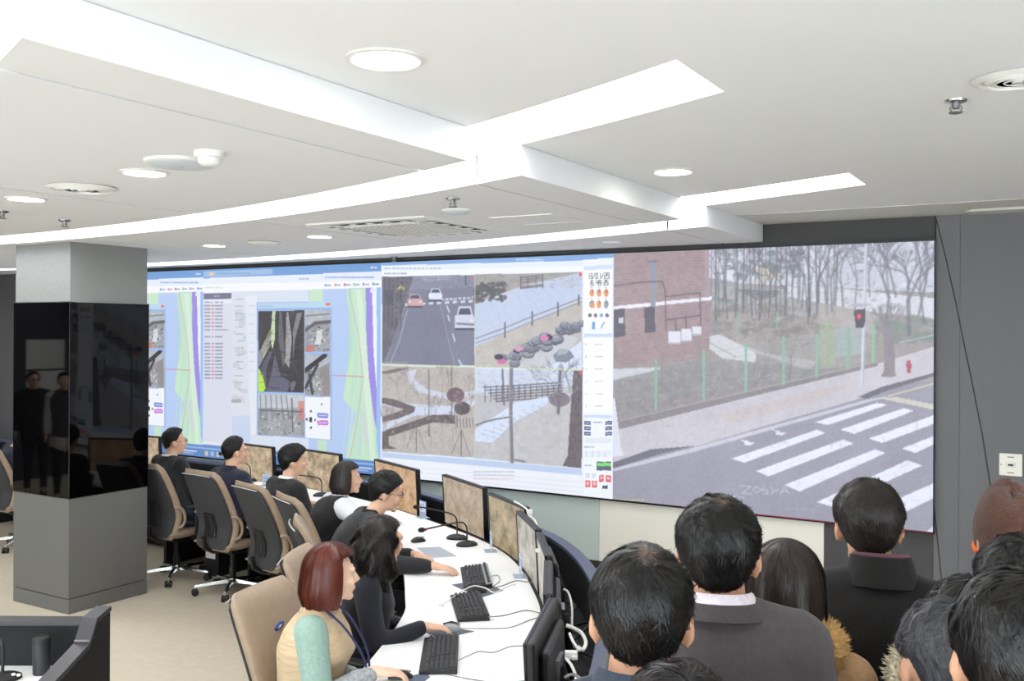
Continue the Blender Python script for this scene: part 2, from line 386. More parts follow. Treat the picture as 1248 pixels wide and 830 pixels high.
class Canvas:
    def __init__(s, w, h, col, tf):
        s.w, s.h = w, h; s.a = np.zeros((h, w, 3)); s.a[:] = col; s.tf = tf
        s.gy, s.gx = np.mgrid[0:h, 0:w].astype(float)
    def P(s, p): return s.tf(*p)
    def mask(s, poly):
        q = np.array([s.P(p) for p in poly]); m = np.zeros((s.h, s.w), bool)
        x0, y0 = np.floor(q.min(0)).astype(int); x1, y1 = np.ceil(q.max(0)).astype(int)
        x0, y0 = max(0, x0), max(0, y0); x1, y1 = min(s.w - 1, x1), min(s.h - 1, y1)
        if x1 < x0 or y1 < y0: return m
        gx = s.gx[y0:y1 + 1, x0:x1 + 1]; gy = s.gy[y0:y1 + 1, x0:x1 + 1]; ins = np.zeros(gx.shape, bool)
        n = len(q)
        for i in range(n):
            ax, ay = q[i]; bx_, by = q[(i + 1) % n]
            if ay == by: continue
            c = ((ay > gy) != (by > gy)) & (gx < (bx_ - ax) * (gy - ay) / (by - ay) + ax)
            ins ^= c
        m[y0:y1 + 1, x0:x1 + 1] = ins; return m
    def put(s, m, col, al=1.0, nz=0.0, cell=4, seed=0):
        c = np.array(col, float)[None, :] * np.ones((int(m.sum()), 1))
        if nz: c = c + (noise2(s.h, s.w, cell, seed)[m] * 2 * nz)[:, None]
        s.a[m] = s.a[m] * (1 - al) + c * al
    def poly(s, pts, col, al=1.0, nz=0.0, cell=4, seed=0): s.put(s.mask(pts), col, al, nz, cell, seed)
    def rect(s, x0, y0, x1, y1, col, al=1.0, nz=0.0, cell=4, seed=0): s.poly([(x0, y0), (x1, y0), (x1, y1), (x0, y1)], col, al, nz, cell, seed)
    def line(s, pts, wd, col, al=1.0, soft=0.6):
        q = [s.P(p) for p in pts]
        for (ax, ay), (bx_, by) in zip(q[:-1], q[1:]):
            r = wd / 2 + 1.5
            x0, x1 = int(max(0, min(ax, bx_) - r)), int(min(s.w - 1, max(ax, bx_) + r + 1)); y0, y1 = int(max(0, min(ay, by) - r)), int(min(s.h - 1, max(ay, by) + r + 1))
            if x1 < x0 or y1 < y0: continue
            gx = s.gx[y0:y1 + 1, x0:x1 + 1]; gy = s.gy[y0:y1 + 1, x0:x1 + 1]
            dx, dy = bx_ - ax, by - ay; L2 = dx * dx + dy * dy + 1e-9
            t = np.clip(((gx - ax) * dx + (gy - ay) * dy) / L2, 0, 1)
            d = np.hypot(gx - ax - t * dx, gy - ay - t * dy)
            k = (np.clip((wd / 2 + soft - d) / (2 * soft), 0, 1) * al)[..., None]
            sub = s.a[y0:y1 + 1, x0:x1 + 1]; sub[:] = sub * (1 - k) + np.array(col, float) * k
    def ell(s, cx, cy, rx, ry, col, al=1.0, nz=0.0, cell=3, seed=0):
        s.poly([(cx + rx * math.cos(t), cy + ry * math.sin(t)) for t in np.linspace(0, 2 * PI, 22)[:-1]], col, al, nz, cell, seed)
    def grain(s, m, amt, cell, seed): s.a[m] += (noise2(s.h, s.w, cell, seed)[m] * 2 * amt)[:, None]
    def dashes(s, x0, y0, x1, n, col, wd=1.2, al=.7, seed=0, fill=.7):
        """a row of tiny unreadable characters"""
        rg = random.Random(seed); 
        for i in range(n):
            xa = x0 + (x1 - x0) * i / n; s.line([(xa, y0), (xa + (x1 - x0) / n * rg.uniform(.4, fill), y0)], wd, col, al * rg.uniform(.6, 1))
    def tree(s, x, y, ang, L, wd, col, depth, rg, al=.8):
        x2, y2 = x + L * math.cos(ang), y - L * math.sin(ang)
        s.line([(x, y), (x2, y2)], wd, col, al)
        if depth <= 0: return
        for k in range(2 + (rg.random() < .4)):
            s.tree(x2, y2, ang + rg.uniform(-.65, .65), L * rg.uniform(.6, .82), max(.7, wd * .66), col, depth - 1, rg, al * .95)

def clutter(cv, c, box, n, cols, size, seed, al=.55):
    """loose specks and short strokes that break up a surface"""
    rg = random.Random(seed); x0, y0, x1, y1 = box
    for k in range(n):
        x = rg.uniform(x0, x1); y = rg.uniform(y0, y1); a = rg.uniform(-.5, .5) + (1.57 if rg.random() < .35 else 0); L = rg.uniform(.4, 1) * size
        cv.line([c(x, y), c(x + L * math.cos(a), y + L * math.sin(a))], rg.uniform(.8, 2.0), rg.choice(cols), al * rg.uniform(.5, 1))
def soften(cv, k=.5):
    a = cv.a; b = a.copy(); b[1:-1, 1:-1] = (a[:-2, 1:-1] + a[2:, 1:-1] + a[1:-1, :-2] + a[1:-1, 2:]) / 4; cv.a = a * (1 - k) + b * k
SEG7 = {'0': 'abcdef', '1': 'bc', '2': 'abged', '3': 'abgcd', '4': 'fgbc', '5': 'afgcd', '6': 'afgedc', '7': 'abc', '8': 'abcdefg', '9': 'abcdfg'}
def seg_text(cv, txt, x0, y0, w, h, col, wd=1.0, sl=0.0):
    """digits and / : drawn as strokes; sl = slope of the writing line"""
    n = len(txt); cw = w / n
    for i, ch in enumerate(txt):
        x = x0 + i * cw; y = y0 + sl * (x - x0); q = cw * .62
        S = {'a': ((x, y), (x + q, y)), 'b': ((x + q, y), (x + q, y + h / 2)), 'c': ((x + q, y + h / 2), (x + q, y + h)), 'd': ((x, y + h), (x + q, y + h)),
             'e': ((x, y + h / 2), (x, y + h)), 'f': ((x, y), (x, y + h / 2)), 'g': ((x, y + h / 2), (x + q, y + h / 2))}
        if ch in SEG7:
            for k in SEG7[ch]: cv.line(list(S[k]), wd, col)
        elif ch == '/': cv.line([(x, y + h), (x + q, y)], wd, col)
        elif ch == ':': cv.line([(x + q / 2, y + h * .3), (x + q / 2, y + h * .32)], wd, col); cv.line([(x + q / 2, y + h * .7), (x + q / 2, y + h * .72)], wd, col)
        elif ch == '-': cv.line(list(S['g']), wd, col)

def section_tf(k, w, h):
    xa, xb = SX[k], SX[k + 1]
    def tf(x, y):
        p = on_wall(x, y); return ((p.x - xa) / (xb - xa) * (w - 1), (SZ1 - p.z) / (SZ1 - SZ0) * (h - 1))
    return tf

# ---- street camera picture (rightmost section)
def paint_street():
    W, H = 400, 320; cv = Canvas(W, H, (150, 147, 155), section_tf(3, W, H)); c8 = lambda x, y: (740 + .458 * x, 270 + .458 * y)
    def P(l): return [c8(*p) for p in l]
    full = np.ones((H, W), bool)
    cv.poly(P([(10, 400), (880, 300), (880, 860), (10, 860)]), (138, 135, 147), nz=9, cell=40, seed=1)              # road
    cv.poly(P([(10, 40), (880, 40), (880, 420), (10, 560)]), (146, 139, 134), nz=14, cell=18, seed=2)               # park ground
    cv.poly(P([(270, 40), (880, 40), (880, 190), (270, 160)]), (192, 196, 206), nz=22, cell=16, seed=3)            # pale far ground
    cv.poly(P([(270, 150), (620, 205), (640, 260), (270, 230)]), (150, 150, 148), nz=16, cell=10, seed=4)
    cv.poly(P([(480, 165), (880, 205), (880, 262), (700, 240), (480, 200)]), (214, 218, 226), .8, nz=10, cell=12, seed=5)
    cv.poly(P([(390, 120), (450, 110), (470, 150), (400, 165)]), (196, 186, 150), .7)
    rg = random.Random(4)
    for i in range(26):                                                                                              # dark pines and thin trunks
        x = 285 + i * 13 + rg.uniform(-6, 6); cv.line(P([(x, 60), (x + rg.uniform(-5, 5), 200 + rg.uniform(0, 70))]), rg.uniform(.8, 2.4), (78, 76, 78), .8)
    for i in range(60):
        x, y = rg.uniform(300, 520), rg.uniform(78, 150); cv.ell(*c8(x, y), rg.uniform(3, 9), rg.uniform(1.5, 4), (92, 104, 104), .5)
    for i in range(40):
        x, y = rg.uniform(290, 560), rg.uniform(225, 300); cv.ell(*c8(x, y), rg.uniform(4, 12), rg.uniform(2, 5), (110, 108, 96), .45)
    cv.line(P([(280, 205), (345, 215)]), 5, (110, 128, 122)); cv.poly(P([(345, 180), (460, 185), (455, 200), (400, 210)]), (90, 92, 96), .8)
    for i in range(50):                                                                                              # shrubs to the right
        cv.ell(*c8(rg.uniform(720, 870), rg.uniform(255, 320)), rg.uniform(4, 11), rg.uniform(3, 6), (118 + rg.uniform(-20, 14), 122, 112), .6)
    clutter(cv, c8, (280, 70, 870, 200), 420, ((110, 110, 116), (214, 218, 226), (150, 150, 156), (90, 92, 98)), 16, 71, .5)
    clutter(cv, c8, (280, 190, 720, 330), 420, ((112, 104, 98), (168, 160, 152), (98, 92, 90), (134, 128, 118), (186, 180, 174)), 14, 72, .55)
    for q in range(16): cv.tree(*c8(300 + q * 22, 240 + rg.uniform(-10, 20)), 1.57 + rg.uniform(-.1, .1), rg.uniform(28, 44), rg.uniform(1.2, 2.6), (84, 80, 84), 3, rg, .7)
    cv.poly(P([(560, 215), (700, 240), (720, 300), (560, 270)]), (168, 160, 152), .7, nz=12, cell=6, seed=73)
    # brick building
    b = P([(10, 80), (275, 72), (275, 362), (10, 398)]); m = cv.mask(b); cv.put(m, (146, 124, 122), nz=9, cell=10, seed=7)
    rows = 46
    for r_ in range(rows):
        y = 82 + r_ * 7.0
        cv.line(P([(18, y), (274, y - 10)]), .7, (168, 148, 146), .45)
        for q in range(24):
            if rg.random() < .5: cv.line(P([(20 + q * 10.6, y + 2), (27 + q * 10.6, y + 1.6)]), 1.6, (116, 92, 92), .35)
    cv.poly(P([(18, 226), (282, 200), (282, 209), (18, 236)]), (226, 226, 232))
    cv.poly(P([(263, 74), (275, 72), (275, 200), (263, 202)]), (154, 136, 136), .8)
    cv.poly(P([(117, 106), (132, 106), (133, 262), (120, 264)]), (128, 134, 144)); cv.line(P([(114, 107), (136, 106)]), 2, (90, 94, 100))
    for w_ in (((22, 234), (50, 231), (52, 304), (22, 308)), ((102, 229), (129, 226), (132, 294), (104, 297))): cv.poly(P(w_), (70, 66, 74))
    cv.poly(P([(34, 256), (46, 255), (46, 270), (34, 271)]), (190, 194, 200))
    for q in (((20, 172), (90, 162), (150, 160)), ((150, 160), (158, 185), (160, 290)), ((160, 200), (250, 190), (252, 280)), ((185, 260), (187, 290)), ((212, 255), (214, 286)), ((160, 262), (250, 250))): cv.line(P(q), 1.6, (92, 74, 78))
    for (x0, y0, x1, y1) in ((165, 291, 199, 326), (201, 285, 227, 320), (229, 279, 253, 304)):
        cv.rect(*c8(x0, y0), *c8(x1, y1), (214, 216, 222)); cv.rect(*c8(x0, y1 - 5), *c8(x1, y1), (170, 170, 176))
    cv.poly(P([(10, 392), (145, 388), (148, 412), (10, 425)]), (196, 196, 202))
    cv.poly(P([(275, 306), (300, 300), (398, 350), (398, 372), (345, 392), (275, 338)]), (198, 198, 200), nz=5); cv.line(P([(275, 322), (345, 360)]), 1.5, (150, 150, 152))
    cv.poly(P([(290, 296), (420, 350), (560, 372), (540, 395), (400, 350)]), (186, 184, 184), .6, nz=14, cell=6, seed=9)
    # dry verge behind the fence
    cv.poly(P([(10, 425), (275, 360), (560, 395), (720, 372), (400, 455), (40, 540), (10, 545)]), (130, 126, 124), .85, nz=14, cell=7, seed=11)
    for k in range(5):
        x = 70 + k * 105 + rg.uniform(-10, 10); y = 505 - k * 22
        for q in range(7): cv.tree(*c8(x, y), 1.57 + rg.uniform(-.8, .8), rg.uniform(14, 26), 1.0, (112, 106, 108), 1, rg, .6)
    clutter(cv, c8, (30, 400, 560, 500), 330, ((156, 150, 146), (112, 108, 108), (178, 172, 168), (132, 124, 118)), 14, 74, .5)
    # utility box
    cv.poly(P([(608, 285), (680, 278), (682, 352), (610, 362)]), (152, 160, 158)); cv.line(P([(645, 283), (647, 356)]), 1, (120, 128, 126)); cv.poly(P([(568, 270), (606, 262), (610, 380), (570, 392)]), (150, 170, 128), .55, nz=14, cell=4, seed=13)
    # sidewalk, kerb
    cv.poly(P([(20, 560), (40, 548), (400, 458), (700, 385), (880, 330), (880, 402), (690, 466), (235, 598), (20, 640)]), (188, 184, 188), nz=7, cell=8, seed=14)
    cv.poly(P([(300, 515), (560, 445), (680, 425), (560, 475), (330, 540)]), (190, 172, 164), .5, nz=6)
    for k in range(40): cv.line(P([(60 + k * 16, 566 - k * 4.4), (110 + k * 16, 590 - k * 4.4)]), .6, (170, 166, 170), .4)
    cv.poly(P([(36, 530), (400, 448), (720, 374), (722, 384), (400, 462), (36, 552)]), (120, 114, 114), nz=6); cv.line(P([(36, 530), (400, 446), (720, 373)]), 1.2, (160, 154, 150))
    cv.poly(P([(672, 466), (730, 440), (880, 400), (880, 408), (740, 452), (690, 472)]), (88, 86, 94)); cv.poly(P([(20, 640), (120, 605), (240, 596), (150, 616), (20, 656)]), (92, 90, 98))
    cv.poly(P([(20, 664), (235, 612), (690, 482), (760, 462), (690, 474), (235, 600), (20, 656)]), (196, 194, 204), .9)
    # fence
    for (x, y0, y1) in ((133, 366, 500), (260, 343, 472), (372, 325, 450), (472, 308, 432), (560, 300, 412), (642, 280, 390), (710, 278, 375), (455, 240, 285), (350, 240, 300)):
        cv.line(P([(x, y0), (x, y1)]), 3.0 if x not in (455, 350) else 1.5, (118, 176, 136))
    for dy in (6, 30, 60, 95): cv.line(P([(20, 392 + dy * .95), (133, 368 + dy), (260, 345 + dy), (372, 327 + dy * .98), (472, 310 + dy * .95), (560, 300 + dy * .9), (642, 284 + dy * .9), (710, 280 + dy * .85)]), .8, (124, 160, 134), .55)
    for k in range(90):
        x = 24 + k * 7.6; y = 388 - (x - 24) * .158; cv.line(P([(x, y), (x, y + 105)]), .5, (130, 158, 138), .28)
    # zebra stripes
    for z in (((555, 533), (720, 482), (748, 487), (590, 541)), ((622, 553), (790, 496), (818, 503), (660, 564)), ((697, 577), (880, 511), (880, 534), (735, 588)), ((785, 603), (880, 566), (880, 587), (822, 615)),
              ((333, 630), (560, 553), (583, 562), (368, 641)), ((398, 663), (630, 579), (657, 590), (432, 677)), ((473, 700), (715, 605), (743, 615), (515, 717)), ((560, 745), (800, 634), (840, 648), (600, 757)), ((690, 775), (880, 690), (880, 730), (785, 776), (730, 800)), ((820, 850), (880, 800), (880, 850))):
        cv.poly(P(z), (222, 224, 236), nz=3, cell=5, seed=21)
    cv.poly(P([(725, 470), (770, 466), (880, 488), (880, 502)]), (206, 200, 178), .8); cv.line(P([(750, 464), (880, 428)]), 1.6, (200, 190, 150))
    for (x, y) in ((355, 580), (440, 553)): cv.poly(P([(x, y), (x + 24, y + 2), (x + 22, y + 6), (x + 40, y + 8), (x + 28, y + 16), (x + 10, y + 12), (x + 14, y + 7)]), (214, 216, 226))
    # chalk marks on the asphalt
    for st in (((355, 702), (384, 704), (362, 722), (388, 724)), ((398, 704), (390, 712), (400, 722), (412, 712), (398, 704)), ((420, 706), (416, 714), (428, 714), (430, 722), (418, 724)), ((438, 706), (446, 714), (440, 724)), ((462, 726), (474, 706), (486, 722)), ((466, 718), (482, 716)), ((448, 716), (458, 714)), ((330, 728), (368, 734))):
        cv.line(P(st), 1.0, (196, 196, 206), .8)
    cv.line(P([(478, 762), (552, 765), (548, 785)]), .8, (170, 170, 182), .7); cv.line(P([(570, 748), (560, 760)]), .8, (170, 170, 182), .7)
    # bare trees on the right
    for (x, y, a, L, wd, d) in ((805, 300, 1.6, 40, 4.5, 5), (740, 300, 1.45, 45, 3.0, 5), (600, 240, 1.6, 40, 2.0, 4), (560, 250, 1.5, 38, 1.6, 4), (845, 270, 1.7, 40, 2.2, 5), (830, 250, 1.35, 42, 2.6, 5), (770, 200, 1.8, 34, 2.2, 5), (800, 180, 1.2, 30, 1.8, 5), (700, 200, 1.6, 30, 1.5, 4), (535, 240, 1.65, 45, 1.8, 4), (660, 250, 1.5, 44, 1.6, 4)):
        cv.tree(*c8(x, y), a, L, wd, (96, 94, 100), d, rg, .75)
    cv.poly(P([(738, 280), (764, 276), (768, 400), (772, 412), (730, 414), (738, 395)]), (122, 114, 118), nz=8, cell=4, seed=31)
    for q in range(12): cv.tree(*c8(750, 285), 1.57 + rg.uniform(-1, 1), 14, 1.4, (110, 108, 110), 2, rg, .6)
    cv.line(P([(870, 302), (780, 322)]), 1, (180, 180, 184))
    # signal pole, lamp head, hydrant, pale post at the left
    cv.line(P([(691, 60), (686, 240), (680, 436)]), 3.6, (196, 200, 210)); cv.line(P([(694, 60), (689, 240), (683, 436)]), 1.0, (150, 154, 164))
    cv.poly(P([(658, 236), (690, 232), (690, 262), (684, 282), (664, 284)]), (58, 56, 64)); cv.ell(*c8(672, 253), 2.6, 3.2, (232, 60, 70)); cv.line(P([(655, 222), (690, 224)]), 4, (160, 164, 172))
    cv.poly(P([(797, 378), (812, 378), (809, 403), (800, 403)]), (160, 62, 74)); cv.ell(*c8(804, 375), 2.8, 2.8, (170, 66, 80))
    cv.poly(P([(16, 470), (24, 470), (40, 600), (48, 622), (16, 626)]), (214, 216, 224))
    cv.dashes(*c8(20, 740), c8(105, 744)[0], 9, (190, 200, 110), 2.0, .8, 3)
    clutter(cv, c8, (20, 470, 870, 830), 500, ((150, 148, 158), (122, 120, 132)), 26, 75, .22)
    soften(cv, .45); cv.grain(full, 7, 1.4, 43); cv.grain(full, 6, 3, 41); cv.grain(full, 7, 90, 42)
    cv.a = 44 + cv.a * .85 + np.array([-1, 0, 7.0])
    return cv

# ---- monitoring software with four camera pictures (second section from the right)
def paint_feeds():
    W, H = 400, 320; cv = Canvas(W, H, (222, 232, 246), section_tf(2, W, H)); c7 = lambda x, y: (460 + .3856 * x, 300 + .3856 * y)
    P = lambda l: [c7(*p) for p in l]; rg = random.Random(9)
    cv.poly(P([(-5, 30), (760, -5), (760, 45), (-5, 62)]), (128, 166, 222)); cv.poly(P([(20, 62), (655, 46), (655, 62), (20, 80)]), (226, 236, 250)); cv.poly(P([(20, 80), (655, 62), (655, 82), (20, 96)]), (240, 244, 250))
    cv.dashes(*c7(445, 43), c7(530, 40)[0], 10, (240, 246, 255), 1.6, .9, 1); cv.dashes(*c7(28, 71), c7(210, 67)[0], 14, (120, 130, 150), 1.5, .7, 2); cv.dashes(*c7(28, 87), c7(100, 85)[0], 7, (110, 116, 130), 2.2, .8, 3)
    cv.poly(P([(-5, 60), (18, 60), (18, 680), (-5, 680)]), (206, 222, 244)); 
    for k in range(12): cv.dashes(*c7(4, 110 + k * 14), c7(14, 110)[0], 1, (140, 160, 190), 2, .7, k)
    # feed 1: traffic
    f1 = P([(20, 97), (312, 91), (312, 378), (20, 372)]); cv.poly(f1, (118, 116, 128), nz=6, cell=30, seed=51)
    cv.poly(P([(20, 97), (120, 95), (60, 300), (20, 372)]), (100, 94, 98), nz=14, cell=8, seed=52)
    cv.poly(P([(120, 95), (312, 91), (312, 130), (105, 140)]), (130, 130, 140)); cv.line(P([(100, 200), (75, 300), (45, 372)]), 2, (170, 168, 176), .8); cv.line(P([(96, 180), (30, 372)]), 2.5, (150, 148, 156), .5)
    for k in range(9): cv.poly(P([(92 + k * 25, 182 - k * 1.3), (106 + k * 25, 180 - k * 1.3), (108 + k * 25, 187 - k * 1.3), (94 + k * 25, 190 - k * 1.3)]), (206, 208, 216)); cv.poly(P([(190 + k * 14, 168 - k), (200 + k * 14, 167 - k), (201 + k * 14, 173 - k), (191 + k * 14, 174 - k)]), (200, 202, 210))
    for (a, b, c_, d_) in ((150, 98, 205, 113), (200, 97, 240, 108)): cv.dashes(*c7(a, b), c7(c_, d_)[0], 5, (196, 198, 206), 2, .7, a); cv.dashes(*c7(a, b + 8), c7(c_, d_)[0], 5, (190, 192, 200), 2, .7, a)
    for (x0, y0, x1, y1) in ((225, 190, 232, 208), (228, 220, 233, 236), (243, 278, 250, 300), (262, 360, 272, 376)): cv.line(P([(x0, y0), (x1, y1)]), 2.2, (214, 216, 226))
    cv.line(P([(205, 190), (230, 300), (250, 376)]), 1.0, (170, 170, 182), .8)
    def carr(x, y, w, h, col, gl=(70, 74, 90)):
        cv.poly(P([(x, y + h * .4), (x + w * .1, y + h * .36), (x + w * .2, y), (x + w * .8, y), (x + w * .92, y + h * .36), (x + w, y + h * .45), (x + w, y + h * .9), (x, y + h * .9)]), col)
        cv.poly(P([(x + w * .17, y + h * .35), (x + w * .26, y + h * .08), (x + w * .75, y + h * .08), (x + w * .84, y + h * .35)]), gl)
        cv.line(P([(x + 2, y + h * .95), (x + w - 2, y + h * .95)]), 2.5, (60, 60, 70)); cv.ell(*c7(x + w * .15, y + h * .6), 1.2, .9, (240, 240, 246)); cv.ell(*c7(x + w * .85, y + h * .6), 1.2, .9, (240, 240, 246))
    carr(100, 152, 48, 42, (206, 158, 150)); carr(168, 134, 42, 40, (222, 222, 228)); carr(250, 190, 62, 76, (208, 206, 212))
    cv.line(P([(256, 245), (310, 248)]), 3, (120, 120, 130)); cv.line(P([(284, 95), (285, 122)]), 2.4, (60, 60, 70)); cv.poly(P([(62, 140), (80, 122), (95, 138)]), (196, 182, 96)); cv.line(P([(78, 138), (78, 180)]), 2, (66, 62, 66))
    for k in range(5): cv.line(P([(28 + k * 14, 100), (26 + k * 13, 240 + k * 6)]), 1.6, (72, 66, 70), .8)
    cv.poly(P([(30, 140), (50, 136), (54, 180), (30, 186)]), (70, 72, 80)); cv.dashes(*c7(22, 368), c7(100, 370)[0], 8, (190, 196, 120), 1.4, .8, 5)
    # feed 2: park path with stones
    cv.poly(P([(314, 90), (652, 82), (652, 390), (314, 382)]), (190, 180, 166), nz=10, cell=12, seed=61)
    cv.poly(P([(314, 185), (460, 128), (652, 84), (652, 170), (480, 245), (314, 318)]), (192, 200, 214), nz=4)
    for k in range(14): cv.line(P([(314 + k * 26, 190 - k * 7), (360 + k * 26, 296 - k * 16)]), .6, (176, 184, 200), .6)
    cv.poly(P([(314, 90), (652, 82), (460, 125), (314, 180)]), (160, 152, 142), nz=12, cell=8, seed=62)
    for k in range(60): cv.ell(*c7(rg.uniform(316, 405), rg.uniform(118, 175)), rg.uniform(2, 5), rg.uniform(1.5, 3.5), (84 + rg.uniform(-14, 14), 80, 78), .8)
    for y in (92, 100, 108, 122, 126): cv.line(P([(456, y + 8), (528, y)]), 1.6, (110, 98, 96))
    for x in (458, 480, 506, 527): cv.line(P([(x, 96), (x, 132)]), 1.6, (100, 90, 90))
    for (x, y0, y1) in ((408, 242, 288), (494, 208, 250), (575, 180, 220), (641, 156, 186)): cv.line(P([(x, y0), (x, y1)]), 2.2, (84, 78, 84))
    cv.line(P([(316, 292), (408, 258), (494, 222), (575, 192), (650, 164)]), 1.2, (112, 106, 112)); cv.line(P([(316, 306), (408, 274), (494, 238), (575, 206), (650, 176)]), 1.0, (122, 116, 122))
    cv.poly(P([(520, 388), (650, 300), (652, 390)]), (214, 220, 230)); cv.poly(P([(430, 384), (560, 388), (640, 290), (600, 280)]), (210, 214, 222), .5)
    for k in range(30):
        t = k / 29; x = 410 + t * 240 + rg.uniform(-18, 18); y = 362 - t * 125 + rg.uniform(-14, 14); r_ = rg.uniform(11, 21); g = rg.uniform(112, 150)
        cv.ell(*c7(x, y + 3), r_ * .4, r_ * .3, (86, 86, 94)); cv.ell(*c7(x, y), r_ * .37, r_ * .25, (g, g, g + 6), nz=10, cell=3, seed=70 + k); cv.ell(*c7(x - 2, y - 5), r_ * .22, r_ * .1, (g + 34, g + 34, g + 40), .7)
    cv.poly(P([(560, 345), (580, 326), (612, 328), (626, 350), (600, 368), (566, 364)]), (124, 126, 134)); cv.poly(P([(576, 328), (612, 329), (600, 342), (572, 344)]), (166, 168, 176))
    for (x, y, c_) in ((398, 365, (214, 96, 150)), (388, 350, (60, 44, 56)), (448, 330, (54, 46, 72)), (452, 324, (206, 150, 170)), (545, 288, (66, 44, 62)), (532, 290, (214, 120, 160))): cv.ell(*c7(x, y), 5.5, 3.4, c_)
    # feed 3: winter garden
    cv.poly(P([(20, 378), (312, 384), (312, 668), (20, 648)]), (184, 172, 158), nz=10, cell=9, seed=81)
    cv.poly(P([(100, 395), (130, 388), (120, 420), (160, 450), (240, 470), (312, 455), (312, 470), (230, 486), (140, 462), (104, 428)]), (206, 206, 212)); cv.poly(P([(20, 484), (110, 498), (250, 505), (312, 480), (312, 500), (270, 530), (120, 535), (20, 585), (20, 565), (112, 524), (20, 500)]), (206, 210, 220))
    cv.poly(P([(20, 478), (60, 484), (125, 508), (122, 524), (70, 545), (20, 555), (20, 540), (90, 516), (20, 496)]), (104, 88, 84), nz=14, cell=4, seed=82); cv.poly(P([(20, 586), (180, 532), (250, 534), (250, 560), (180, 556), (40, 602), (42, 630), (70, 640), (20, 640)]), (96, 80, 76), nz=14, cell=4, seed=83)
    cv.ell(*c7(252, 470), 11, 9, (112, 84, 84), nz=14); cv.ell(*c7(273, 512), 10, 8, (84, 72, 68), nz=14); cv.poly(P([(20, 396), (70, 386), (110, 384), (60, 400), (20, 404)]), (120, 104, 100))
    for k in range(22): x = rg.uniform(26, 306); y = rg.uniform(470, 640); cv.tree(*c7(x, y), 1.57 + rg.uniform(-.15, .15), rg.uniform(8, 18), 1.1, (124, 112, 108), 3, rg, .5)
    for (x, y0, y1) in ((240, 380, 560), (168, 390, 600), (128, 560, 648), (270, 580, 660)): cv.line(P([(x, y0), (x, y1)]), 1.5, (92, 84, 86))
    for (x, y) in ((128, 560), (270, 580)): cv.line(P([(x, y), (x - 30, y + 76)]), 1, (110, 102, 102)); cv.line(P([(x, y), (x + 28, y + 80)]), 1, (110, 102, 102))
    for k in range(6): cv.line(P([(256 + k * 10, 540 + k), (258 + k * 10, 572)]), 1.3, (86, 76, 78))
    # feed 4: bridge path
    cv.poly(P([(314, 386), (652, 394), (650, 702), (314, 670)]), (192, 186, 180), nz=12, cell=8, seed=91)
    cv.poly(P([(314, 386), (652, 394), (652, 440), (314, 466)]), (206, 210, 220), nz=10, cell=8, seed=92); cv.poly(P([(314, 490), (440, 478), (420, 620), (314, 600)]), (186, 182, 180), .6)
    for k in range(6): y = 440 + k * 9; cv.line(P([(340 + k * 8, y + 6), (450, y), (590, y - 10)]), 1.5, (86, 80, 82))
    for k in range(14): x = 345 + k * 18; cv.line(P([(x, 440), (x, 492 - k * 1.5)]), 1.4, (82, 76, 80))
    cv.poly(P([(440, 494), (545, 474), (540, 500), (430, 560), (370, 620), (314, 616), (314, 580)]), (212, 220, 232))
    for k in range(11): cv.line(P([(330 + k * 20, 590 - k * 9.5), (380 + k * 16, 606 - k * 10)]), 1, (168, 176, 192), .9)
    cv.line(P([(314, 566), (340, 556), (380, 546), (420, 540)]), 2, (92, 88, 94)); cv.line(P([(400, 390), (405, 500)]), 3, (108, 100, 104))
    cv.line(P([(428, 386), (426, 520), (430, 682)]), 6, (120, 112, 112)); cv.line(P([(424, 386), (422, 520), (426, 680)]), 1.6, (160, 154, 154), .7); cv.line(P([(440, 674), (470, 680)]), 2, (100, 94, 98))
    cv.ell(*c7(580, 484), 13, 9, (110, 96, 100), .85, nz=14); cv.line(P([(582, 396), (576, 526)]), 5, (106, 98, 104)); cv.line(P([(600, 400), (616, 470), (622, 540)]), 1.4, (130, 122, 126))
    for k in range(9): cv.tree(*c7(rg.uniform(520, 640), rg.uniform(420, 470)), rg.uniform(.4, 2.7), 12, 1, (110, 102, 106), 3, rg, .5)
    cv.poly(P([(624, 393), (652, 394), (650, 702), (590, 694), (606, 660), (612, 560)]), (98, 86, 84), nz=18, cell=3, seed=95)
    cv.line(P([(20, 376), (312, 381), (652, 391)]), 1.2, (206, 208, 130)); cv.line(P([(313, 90), (313, 670)]), 1.2, (196, 196, 150))
    for p in ((306, 98), (646, 90), (646, 400)): cv.ell(*c7(*p), 2, 2, (232, 70, 76))
    clutter(cv, c7, (22, 390, 308, 640), 330, ((204, 194, 184), (150, 138, 130), (222, 214, 206), (128, 116, 110)), 12, 81, .42)
    clutter(cv, c7, (318, 500, 600, 690), 300, ((222, 218, 214), (160, 152, 146), (206, 200, 196)), 9, 82, .42); clutter(cv, c7, (318, 395, 640, 480), 200, ((150, 150, 158), (226, 230, 238), (120, 116, 122)), 12, 83, .4)
    clutter(cv, c7, (318, 95, 650, 130), 110, ((130, 120, 114), (184, 176, 166)), 12, 84, .4); clutter(cv, c7, (318, 290, 520, 385), 160, ((214, 206, 194), (160, 150, 140)), 9, 85, .4)
    clutter(cv, c7, (22, 100, 100, 230), 110, ((84, 78, 84), (140, 136, 142), (66, 60, 64)), 14, 86, .5); clutter(cv, c7, (120, 98, 308, 140), 70, ((110, 108, 118), (160, 160, 168)), 16, 87, .4)
    fm = cv.mask(P([(20, 97), (652, 82), (650, 702), (20, 648)])); old = cv.a.copy(); soften(cv, .4); cv.a[~fm] = old[~fm]
    n_ = noise2(H, W, 1.5, 88) * 16; cv.a[fm] = cv.a[fm] * np.array([.97, .99, 1.02]) + n_[fm][:, None] + np.array([2, 4, 10.0])
